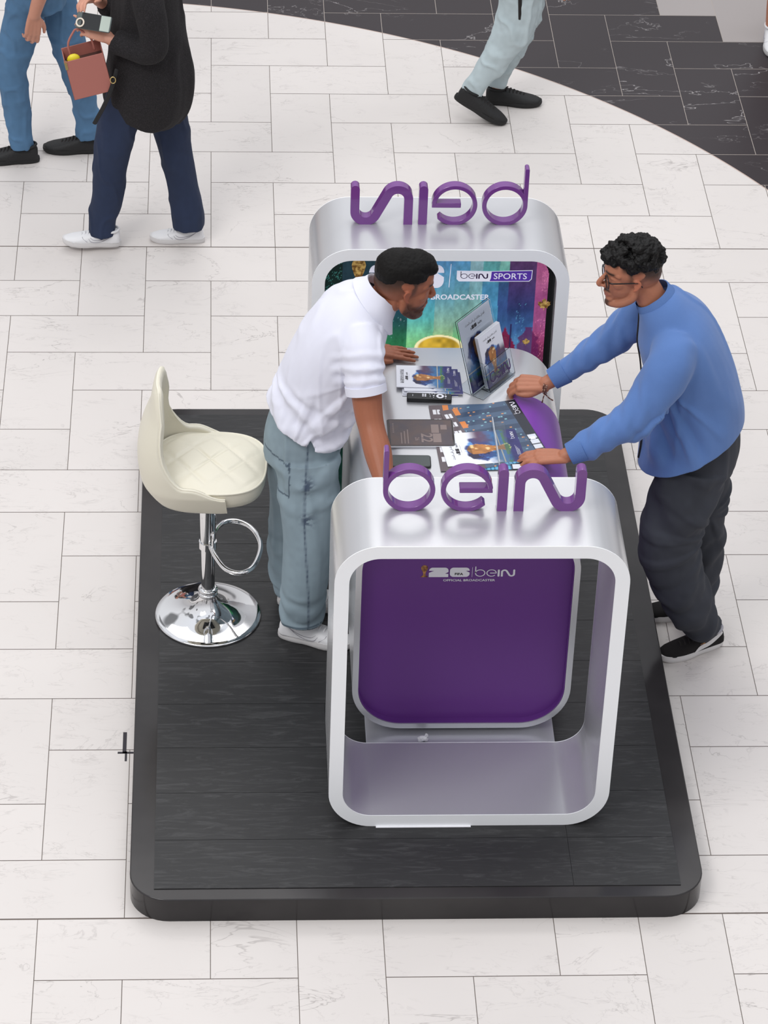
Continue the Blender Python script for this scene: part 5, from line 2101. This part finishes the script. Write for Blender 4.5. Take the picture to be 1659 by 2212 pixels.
# stand collar
cen = Vector((1.612, -2.98, 1.586)); ax = Vector((-.55, 0, .84)).normalized(); sd_ = Vector((0, 1, 0)); fw = Vector((-.84, 0, -.55))
V, F = [], []
for j, (rr_, hh_) in enumerate(((.085, -.035), (.078, 0), (.070, .040), (.066, .042), (.066, .0), (.070, -.03))):
    for i in range(nn + 1):
        a = math.radians(8 + 344 * i / nn)
        p = cen + fw * (math.cos(a) * rr_ * 1.02) + sd_ * (math.sin(a) * rr_) + ax * (hh_ - .012 * max(0, math.cos(a)))
        V.append(tuple(p - RO))
for j in range(6):
    for i in range(nn):
        a, b = j * (nn + 1) + i, ((j + 1) % 6) * (nn + 1) + i
        F.append((a, a + 1, b + 1, b))
MB().add(V, F).build('collar', M['knit_cuff'], swo, smooth=True, angle=60)
# zip
mb = MB()
SWV = coords(swo.data) + ro
zp = []
for z in (1.56, 1.50, 1.42, 1.34, 1.26, 1.18, 1.10, 1.02, .95, .90):
    q = SWV[(np.abs(SWV[:, 2] - z) < .012) & (np.abs(SWV[:, 1] + 2.985) < .03)]
    if len(q): zp.append((float(q[:, 0].min()) - .001, -2.985, z))
zx, zz = zp[-1][0], zp[-1][2]
mb.tube([tuple(Vector(p) - RO) for p in zp], [(.007, .003)] * len(zp), 8, (0, 1, 0), 3)
mb.build('zip', M['lace_black'], swo, smooth=True)
mb = MB().box(-.003, .003, -.004, .004, -.035, 0, M=Matrix.Translation(Vector((zx, -2.985, zz)) - RO))
mb.build('zip_pull', M['chrome'], swo)
# bracelet
M['leatherband'] = mat('brown_cord_bracelet', rgb(86, 48, 40), 0.6, noise=(160, rgb(200, 170, 150), .52, .62))
mb = MB()
wm = Matrix.Translation(-RO) @ WFr
for x0 in (-.014, -.008, -.002):
    mb.tube([tuple(wm @ Vector((x0 + .002 * math.sin(3 * a), .0325 * math.cos(a), .0265 * math.sin(a)))) for a in [2 * math.pi * i / 20 for i in range(20)]], [.0022] * 20, 8, sub=1, closed=True)
mb.tube([tuple(wm @ Vector(p)) for p in ((-.008, .032, -.008), (-.004, .044, -.022), (-.002, .050, -.040))], [.0028, .0022, .003], 8)
mb.tube([tuple(wm @ Vector(p)) for p in ((-.008, .030, -.010), (-.026, .038, -.026), (-.040, .040, -.036))], [.0028, .0022, .003], 8)
mb.build('cord_bracelet', M['leatherband'], pr_, smooth=True)

# black jeans
jr = MB()
jr.tube([(1.83, -2.985, 1.12), (1.825, -2.985, .97), (1.815, -2.985, .88)], [(.140, .120), (.160, .140), (.160, .142)], 30, (0, 1, 0), 5, cap='flat')
jr.tube([(1.80, -3.07, .93), (1.765, -3.075, .76), (1.735, -3.08, .60), (1.765, -3.07, .44), (1.83, -3.06, .28), (1.900, -3.045, .16), (1.925, -3.035, .118)],
        [(.100, .125), (.106, .118), (.102, .112), (.098, .106), (.086, .090), (.074, .076), (.066, .070)], 26, (0, 1, 0), 6, cap='flat')
jr.tube([(1.845, -2.90, .93), (1.86, -2.88, .76), (1.875, -2.87, .60), (1.885, -2.86, .44), (1.90, -2.85, .28), (1.905, -2.845, .14), (1.905, -2.845, .085)],
        [(.100, .122), (.104, .112), (.098, .098), (.094, .092), (.084, .084), (.076, .078), (.074, .076)], 26, (0, 1, 0), 6, cap='flat')
off(jr, RO)


def dispR(P, N):
    W_ = P + ro
    d = fold(P, N, .011, 5, 35, (1, 1, .55)) + radial(W_, (1.90, .62), .012, 9, .02, .40, None, None, 13) * .8
    d += rfold(W_, (1.77, -3.07, .45), (1.91, -3.05, .10), .12, .006, 46, skew=.8)
    d += rfold(W_, (1.80, -3.07, .92), (1.735, -3.08, .60), .13, .006, 34, skew=1.2)
    d += rfold(W_, (1.88, -2.86, .5), (1.905, -2.845, .1), .11, .006, 46, skew=.8)
    return d


def colR(P):
    c = np.tile(np.array(rgb(54, 57, 65)), (len(P), 1))
    n1 = vnoise(P * np.array((8, 8, 4)), 3); n2 = vnoise(P * 40, 5)
    return c * (1 + .22 * n1 + .08 * n2)[:, None]


blob('trousers', jr, .0065, M['dark_denim'], pr_, 5, disp=dispR, color=colR)
shoe(pr_, Vector((2.005, -2.975, 0)) - RO, math.radians(180 + 22), .285, 'suede')
shoe(pr_, Vector((1.985, -2.775, 0)) - RO, math.radians(180 + 8), .285, 'suede')
# ------------------------------------------------------------------ passers-by (cut by the frame; whole bodies stand there)
M['blue_jeans'] = mat('mid_blue_jeans', rgb(74, 108, 140), 0.85, attr='Col')
M['navy_jeans'] = mat('navy_jeans', rgb(30, 42, 66), 0.85, attr='Col')
M['black_wool'] = mat('black_wool_coat', rgb(27, 25, 27), 0.95, noise=(220, rgb(46, 43, 46), .45, .7), bump=(300, 0.4, 0.003))
M['jogger'] = mat('light_grey_jersey', rgb(172, 184, 188), 0.9, attr='Col', bump=(400, 0.3, 0.002))
M['grey_top'] = mat('grey_jersey_top', rgb(70, 72, 76), 0.9)
M['dark_cloth'] = mat('dark_cloth', rgb(40, 40, 42), 0.9)
M['bag'] = mat('dusty_rose_leather', rgb(172, 108, 98), 0.5, bump=(300, 0.2, 0.001))
M['bag_dark'] = mat('bag_lining', rgb(84, 58, 52), 0.8)
M['gold'] = mat('gold_metal', rgb(214, 190, 130), 0.25, metal=0.9)
M['yellow'] = mat('yellow_wrapper', rgb(232, 212, 50), 0.4)
M['black_strap'] = mat('black_strap', rgb(24, 24, 26), 0.6)


def cloth_col(c, f=8, a=.15):
    c = np.array(rgb(*c))
    return lambda P: np.tile(c, (len(P), 1)) * (1 + a * vnoise(P * np.array((f, f, f * .5)), 3) + .07 * vnoise(P * 50, 5))[:, None]


def upper_body(root, o, face, sh, arms, skin, top, hair_m, torso=None, headz=1.62, cap='flat'):
    """head, trunk and arms of a passer-by; sh = shoulder centre; arms = list of joint lists"""
    side = Vector((0, 0, 1)).cross(Vector(face)).normalized()
    mb = MB()
    Hh = basis(Vector((sh.x, sh.y, headz)) + Vector(face) * .03, face, (0, 0, 1))
    head_into(mb, Hh)
    mb.tube([(sh.x, sh.y, headz - .05), (sh.x, sh.y, headz - .16), (sh.x, sh.y, 1.3), (sh.x, sh.y, .95)], [.054, .056, (.10, .08), (.10, .08)], 18, tuple(side))
    for j in arms:
        mb.tube(j[:-1] if len(j) > 3 else j, [.045, .04, .034, .028][:len(j[:-1] if len(j) > 3 else j)], 14)
    return mb, Hh, side


def hair_simple(Hl, parent, m, long=False):
    mb = MB()
    B = lambda c, r, n=18: addm(mb, ball(c, r, n), Hl)
    B((-.020, 0, .058), (.097, .077, .072), 26)
    B((-.055, 0, .025), (.062, .073, .080), 22)
    if long: B((-.075, 0, -.06), (.05, .07, .13), 20)
    blob('hair', mb, .005, m, parent, 3, disp=lambda P, N: .004 * vnoise(P * 50, 3))


def finish_walker(root, o, mb, Hh, hair_m, skin, mode='R', long=False):
    off(mb, o)
    Hl = Matrix.Translation(-o) @ Hh
    blob('body', mb, .005, M['skin'], root, 3, color=lambda P: head_colour(P, Hl, skin, None, mode))
    eyes(Hl, root)
    hair_simple(Hl, root, hair_m, long)


# --- man in blue jeans, far left
o = Vector((-.80, .85, 0))
w = person(o, 'person in blue jeans and black trainers walking left, cut off by the top left corner')
mb, Hh, sd = upper_body(w, o, Vector((-1, 0, 0)), Vector((-.80, .85, 1.4)), [], None, None, None, headz=1.66)
mb.tube([(-.78, .64, 1.40), (-.76, .60, 1.12), (-.82, .62, .88)], [.05, .042, .029], 14)
hand_into(mb, basis((-.822, .62, .868), (-.12, .05, -1), (.3, -1, 0)), side=1, curl=(.5, .6, .7, .8))
mb.tube([(-.78, 1.06, 1.40), (-.74, 1.10, 1.12), (-.80, 1.10, .88)], [.05, .042, .029], 14)
hand_into(mb, basis((-.805, 1.10, .865), (-.12, 0, -1), (.3, 1, 0)), side=-1, curl=(.5, .6, .7, .8))
mb.tube([(-.74, .92, .98), (-.66, .90, .5), (-.60, .90, .12)], [.07, .05, .035], 12)
mb.tube([(-.86, .78, .98), (-.94, .79, .5), (-.92, .80, .12)], [.07, .05, .035], 12)
finish_walker(w, o, mb, Hh, M['hair'], rgb(196, 140, 118))
j = MB()
j.tube([(-.80, .85, 1.02), (-.80, .85, .92), (-.80, .85, .84)], [(.165, .12), (.175, .13), (.165, .12)], 24, (0, 1, 0), 4, cap='flat')
j.tube([(-.76, .92, .90), (-.71, .91, .72), (-.665, .90, .52), (-.62, .90, .32), (-.60, .90, .17), (-.595, .90, .085)], [(.09, .10), (.088, .088), (.078, .078), (.068, .062), (.062, .058), (.062, .060)], 20, (0, 1, 0), 5, cap='flat')
j.tube([(-.85, .79, .90), (-.90, .79, .72), (-.95, .79, .52), (-.935, .80, .32), (-.925, .80, .18), (-.920, .80, .080)], [(.09, .10), (.088, .088), (.078, .078), (.068, .062), (.062, .058), (.060, .058)], 20, (0, 1, 0), 5, cap='flat')
off(j, o)
blob('jeans', j, .007, M['blue_jeans'], w, 4, disp=lambda P, N: fold(P, N, .008, 9, 7, (1, 1, 1.4)), color=cloth_col((78, 114, 148)))
tp = MB()
tp.tube([(-.80, .85, .97), (-.80, .85, 1.2), (-.80, .85, 1.42), (-.80, .85, 1.50)], [(.18, .14), (.19, .13), (.20, .12), (.09, .08)], 26, (0, 1, 0), 5, cap='flat')
tp.tube([(-.80, .70, 1.42), (-.78, .62, 1.36), (-.765, .60, 1.15)], [.07, .066, .055], 18, None, 5, cap='flat')
tp.tube([(-.80, 1.0, 1.42), (-.78, 1.08, 1.36), (-.745, 1.10, 1.15)], [.07, .066, .055], 18, None, 5, cap='flat')
off(tp, o)
blob('shirt', tp, .008, M['grey_top'], w, 4, disp=lambda P, N: fold(P, N, .006, 7, 9))
shoe(w, Vector((-.525, .90, 0)) - o, math.radians(180), .295, 'black')
shoe(w, Vector((-.835, .80, 0)) - o, math.radians(182), .295, 'black')

# --- woman in the black coat
o = Vector((-.30, .03, 0))
w = person(o, 'person in a long black coat, navy trousers and white sneakers walking left with a phone')
mb, Hh, sd = upper_body(w, o, Vector((-1, 0, 0)), Vector((-.29, .03, 1.4)), [], None, None, None, headz=1.60)
mb.tube([(-.27, -.14, 1.38), (-.25, -.19, 1.14), (-.40, -.15, 1.135), (-.45, -.13, 1.15)], [.045, .04, .028, .026], 14)
HWn = basis((-.458, -.13, 1.158), (-1, .10, .42), (.30, -.75, .55))
hand_into(mb, HWn, side=-1, curl=(.25, .8, .9, 1.0), s=.95, thumb=[(.012, .018, -.006), (.036, .040, -.012), (.060, .046, -.012), (.080, .040, -.012)])
mb.tube([(-.29, .20, 1.38), (-.30, .24, 1.12), (-.46, .10, 1.20), (-.50, .04, 1.25)], [.045, .04, .028, .026], 14)
hand_into(mb, basis((-.505, .025, 1.262), (-.55, -.75, .30), (-.3, .3, 1)), side=1, curl=(.6, .8, .9, 1.0), s=.95)
mb.tube([(-.34, -.04, .9), (-.46, -.02, .5), (-.50, .0, .12)], [.06, .045, .034], 12)
mb.tube([(-.25, .10, .9), (-.16, .08, .5), (-.10, .06, .12)], [.06, .045, .034], 12)
finish_walker(w, o, mb, Hh, M['hair'], rgb(206, 150, 128), 'R', True)
j = MB()
j.tube([(-.30, .03, .98), (-.30, .03, .88), (-.30, .03, .80)], [(.15, .12), (.165, .13), (.15, .12)], 24, (0, 1, 0), 4, cap='flat')
j.tube([(-.35, -.03, .86), (-.42, -.03, .66), (-.455, -.02, .48), (-.475, -.01, .30), (-.500, .0, .16), (-.505, .0, .075)], [(.085, .10), (.085, .092), (.078, .082), (.074, .072), (.068, .066), (.066, .064)], 20, (0, 1, 0), 5, cap='flat')
j.tube([(-.25, .09, .86), (-.20, .09, .66), (-.165, .08, .48), (-.130, .07, .30), (-.110, .06, .16), (-.105, .06, .085)], [(.085, .10), (.085, .090), (.080, .078), (.080, .070), (.086, .076), (.086, .074)], 20, (0, 1, 0), 5, cap='flat')
off(j, o)
blob('trousers', j, .007, M['navy_jeans'], w, 4, disp=lambda P, N: fold(P, N, .006, 9, 17, (1, 1, .7)), color=cloth_col((34, 46, 72), 8, .2))
tp = MB()
tp.tube([(-.300, .03, .690), (-.290, .03, .76), (-.275, .03, .88), (-.275, .03, 1.02), (-.28, .03, 1.18), (-.285, .03, 1.34), (-.29, .03, 1.44), (-.29, .03, 1.50)],
        [(.175, .160), (.195, .190), (.200, .195), (.195, .175), (.19, .155), (.19, .14), (.15, .12), (.075, .075)], 32, (0, 1, 0), 5, cap='flat')
tp.tube([(-.28, -.10, 1.40), (-.27, -.16, 1.32), (-.245, -.195, 1.15), (-.28, -.185, 1.115), (-.37, -.16, 1.125), (-.425, -.14, 1.14)], [.075, .072, .062, .060, .054, .048], 18, None, 5, cap='flat')
tp.tube([(-.28, .16, 1.40), (-.28, .22, 1.32), (-.295, .24, 1.13), (-.34, .21, 1.13), (-.42, .13, 1.175), (-.465, .08, 1.215)], [.075, .072, .062, .060, .052, .044], 18, None, 5, cap='flat')
off(tp, o)
blob('coat', tp, .007, M['black_wool'], w, 5, disp=lambda P, N: fold(P, N, .012, 5, 19, (1, 1, .6)))
shoe(w, Vector((-.030, .05, 0)) - o, math.radians(177), .255, 'air')
shoe(w, Vector((-.420, -.01, .015)) - o, math.radians(181), .27, 'whitef', pitch=math.radians(-3))
# phone in the hand
pm = Matrix.Translation((-.512, -.145, 1.235)) @ basis((0, 0, 0), (-1, .15, .10), (.1, -.75, .65)).to_3x3().to_4x4()
ph2 = bpy.data.objects.new('smartphone', None); ph2.empty_display_size = .05; COL.objects.link(ph2); ph2.matrix_world = pm
tag(ph2, 'smartphone in a grey case with a ring, held by the person in the black coat', 'phone')
mb = MB().prism(rrect(-.078, .078, -.037, .037, .010, 5), -.005, .004, T=lambda p: (p[0], p[2], p[1]))
mb.build('phone_case', M['jogger'] if 0 else mat('grey_phone_case', rgb(74, 84, 84), .3), ph2, bevel=.002)
mb = MB().box(-.072, -.030, -.034, .034, .004, .0055)
mb.build('pale_case_end', mat('pale_case_film', rgb(176, 188, 178), .25), ph2)
mb = MB().box(-.03, .055, -.035, .035, .0041, .0046)
mb.build('case_back', M['black_glass'], ph2)
mb = MB(); mb.tube([(.058 + .016 * math.cos(a), .012 + .018 * math.sin(a), .008) for a in [2 * math.pi * i / 16 for i in range(16)]], [.004] * 16, 8, sub=1, closed=True)
mb.build('ring_grip', mat('pearl_ring', rgb(226, 214, 198), .2), ph2, smooth=True)
# bag on the arm
bagm = Matrix.Translation((-.525, -.14, .895)) @ Matrix.Rotation(math.radians(-12), 4, 'Y') @ Matrix.Rotation(math.radians(8), 4, 'Z')
bg_ = bpy.data.objects.new('handbag', None); bg_.empty_display_size = .05; COL.objects.link(bg_); bg_.matrix_world = bagm
tag(bg_, 'dusty pink box handbag hanging from the arm of the person in the black coat', 'bag')
mb = MB()
a, b, h = .088, .05, .205
mb.box(-a, -a + .004, -b, b, 0, h); mb.box(a - .004, a, -b, b, 0, h)
mb.box(-a, a, -b, -b + .004, 0, h - .012); mb.box(-a, a, b - .004, b, 0, h + .01); mb.box(-a, a, -b, b, 0, .004)
mb.build('bag_body', M['bag'], bg_, bevel=.003)
mb = MB().box(-a + .005, a - .005, -b + .005, b - .005, .01, h - .045)
mb.build('bag_contents', M['bag_dark'], bg_)
mb = MB().ball((-.045, -.025, h - .02), (.030, .014, .026), 14)
mb.build('yellow_wrapper', M['yellow'], bg_, smooth=True)
for sx in (-1, 1):
    mb = MB(); mb.tube([(sx * .055, -.0, h - .01), (sx * .05, .0, h + .05), (sx * .012, .01, h + .095), (0, .01, h + .10)], [.005] * 4, 8)
    mb.build('bag_handle', M['bag'], bg_, smooth=True)
mb = MB().box(-a - .002, -a + .010, -b - .003, -b + .02, h - .05, h - .015)
mb.build('bag_clasp', M['gold'], bg_)
stp = MB(); stp.tube([(-.415, -.175, 1.02), (-.440, -.185, .93), (-.475, -.18, .84), (-.520, -.17, .745)], [(.010, .004)] * 4, 8, (1, 0, .3), 5)
stp = off(stp, Vector((-.45, -.18, .9))).build('bag_strap', M['black_strap'], None, smooth=True)
stp.location = (-.45, -.18, .9)
tag(stp, 'black strap with a metal buckle dangling beside the pink handbag', 'strap')
mb = MB(); mb.tube([(.018 + .012 * math.cos(a), -.010, .075 + .016 * math.sin(a)) for a in [2 * math.pi * i / 12 for i in range(12)]], [.0025] * 12, 6, sub=1, closed=True)
mb.build('buckle', M['gold'], stp, smooth=True)

# --- person in light grey joggers
o = Vector((1.50, 1.33, 0))
w = person(o, 'person in light grey jogging trousers and black trainers walking right near the dark floor')
mb, Hh, sd = upper_body(w, o, Vector((1, 0, 0)), Vector((1.50, 1.33, 1.4)), [], None, None, None, headz=1.66)
for sy in (-1, 1):
    mb.tube([(1.50, 1.33 + sy * .20, 1.40), (1.48, 1.33 + sy * .25, 1.12), (1.56 - .1 * sy, 1.33 + sy * .25, .90)], [.05, .042, .029], 14)
    hand_into(mb, basis((1.565 - .1 * sy, 1.33 + sy * .25, .885), (.2, 0, -1), (-.3, sy, 0)), side=-sy, curl=(.5, .6, .7, .8))
mb.tube([(1.52, 1.38, .98), (1.55, 1.40, .5), (1.45, 1.42, .10)], [.07, .05, .036], 12)
mb.tube([(1.50, 1.28, .98), (1.50, 1.26, .5), (1.31, 1.25, .17)], [.07, .05, .036], 12)
finish_walker(w, o, mb, Hh, M['hair'], rgb(190, 134, 110))
j = MB()
j.tube([(1.50, 1.33, 1.04), (1.51, 1.33, .94), (1.51, 1.33, .84)], [(.165, .125), (.18, .14), (.17, .13)], 24, (0, 1, 0), 4, cap='flat')
j.tube([(1.52, 1.40, .90), (1.555, 1.40, .72), (1.560, 1.405, .54), (1.515, 1.41, .34), (1.465, 1.42, .18), (1.445, 1.42, .095)], [(.10, .11), (.10, .10), (.088, .085), (.07, .068), (.05, .052), (.045, .048)], 20, (0, 1, 0), 5, cap='flat')
j.tube([(1.50, 1.28, .90), (1.52, 1.27, .72), (1.500, 1.26, .52), (1.42, 1.25, .36), (1.345, 1.25, .235), (1.300, 1.25, .155)], [(.10, .11), (.105, .105), (.098, .095), (.078, .074), (.056, .056), (.047, .048)], 20, (0, 1, 0), 5, cap='flat')
off(j, o)
blob('jogging_trousers', j, .007, M['jogger'], w, 4, disp=lambda P, N: fold(P, N, .012, 8, 27, (1, 1, 1.3)), color=cloth_col((182, 196, 200), 10, .06))
mb = MB().tube([tuple(Vector(p) - o) for p in ((1.50, 1.155, .80), (1.505, 1.16, .70), (1.512, 1.163, .60))], [(.009, .003)] * 3, 8, (1, 0, 0), 4)
mb.build('pocket_zip', M['lace_black'], w, smooth=True)
tp = MB()
tp.tube([(1.50, 1.33, .95), (1.50, 1.33, 1.2), (1.50, 1.33, 1.42), (1.50, 1.33, 1.50)], [(.19, .15), (.20, .14), (.20, .12), (.09, .08)], 26, (0, 1, 0), 5, cap='flat')
for sy in (-1, 1):
    tp.tube([(1.50, 1.33 + sy * .15, 1.42), (1.49, 1.33 + sy * .23, 1.36), (1.48, 1.33 + sy * .25, 1.12), (1.55 - .1 * sy, 1.33 + sy * .25, .94)], [.07, .066, .055, .042], 18, None, 5, cap='flat')
off(tp, o)
blob('hoodie', tp, .008, M['jogger'], w, 4, disp=lambda P, N: fold(P, N, .008, 7, 29), color=cloth_col((182, 196, 200), 10, .06))
shoe(w, Vector((1.385, 1.425, 0)) - o, math.radians(-6), .29, 'black')
shoe(w, Vector((1.215, 1.26, .115)) - o, math.radians(-14), .29, 'black', pitch=math.radians(25))

# --- person at the right edge
o = Vector((2.99, 2.12, 0))
w = person(o, 'person with bare lower leg and white sneaker, cut off by the top right edge')
mb, Hh, sd = upper_body(w, o, Vector((0, -1, 0)), Vector((3.07, 2.16, 1.4)), [], None, None, None, headz=1.62)
for sx in (-1, 1):
    mb.tube([(3.07 + sx * .19, 2.16, 1.38), (3.07 + sx * .24, 2.18, 1.1), (3.07 + sx * .25, 2.10, .88)], [.048, .04, .028], 14)
    hand_into(mb, basis((3.07 + sx * .25, 2.095, .865), (0, -.2, -1), (sx, 0, 0)), side=sx, curl=(.5, .6, .7, .8))
mb.tube([(3.00, 2.16, .95), (2.98, 2.12, .5), (2.965, 2.15, .24), (2.955, 2.13, .09)], [.075, .052, .048, .036], 14)
mb.tube([(3.15, 2.16, .95), (3.17, 2.22, .5), (3.16, 2.30, .24), (3.16, 2.32, .09)], [.075, .052, .048, .036], 14)
finish_walker(w, o, mb, Hh, M['hair'], rgb(186, 128, 104))
j = MB()
j.tube([(3.07, 2.16, 1.0), (3.07, 2.16, .86)], [(.17, .13), (.18, .14)], 22, (1, 0, 0), 4, cap='flat')
j.tube([(3.00, 2.15, .9), (2.98, 2.13, .6), (2.97, 2.13, .325)], [(.11, .11), (.105, .10), (.10, .10)], 20, (1, 0, 0), 5, cap='flat')
j.tube([(3.15, 2.17, .9), (3.165, 2.21, .6), (3.165, 2.26, .325)], [(.11, .11), (.105, .10), (.10, .10)], 20, (1, 0, 0), 5, cap='flat')
j.tube([(3.07, 2.16, .95), (3.07, 2.16, 1.2), (3.07, 2.16, 1.40), (3.07, 2.16, 1.47)], [(.18, .13), (.18, .13), (.19, .12), (.08, .08)], 26, (1, 0, 0), 5, cap='flat')
off(j, o)
blob('dark_clothes', j, .008, M['dark_cloth'], w, 4, disp=lambda P, N: fold(P, N, .008, 7, 37))
shoe(w, Vector((2.955, 2.185, 0)) - o, math.radians(-94), .27, 'whitef')
shoe(w, Vector((3.16, 2.375, 0)) - o, math.radians(-86), .27, 'whitef')
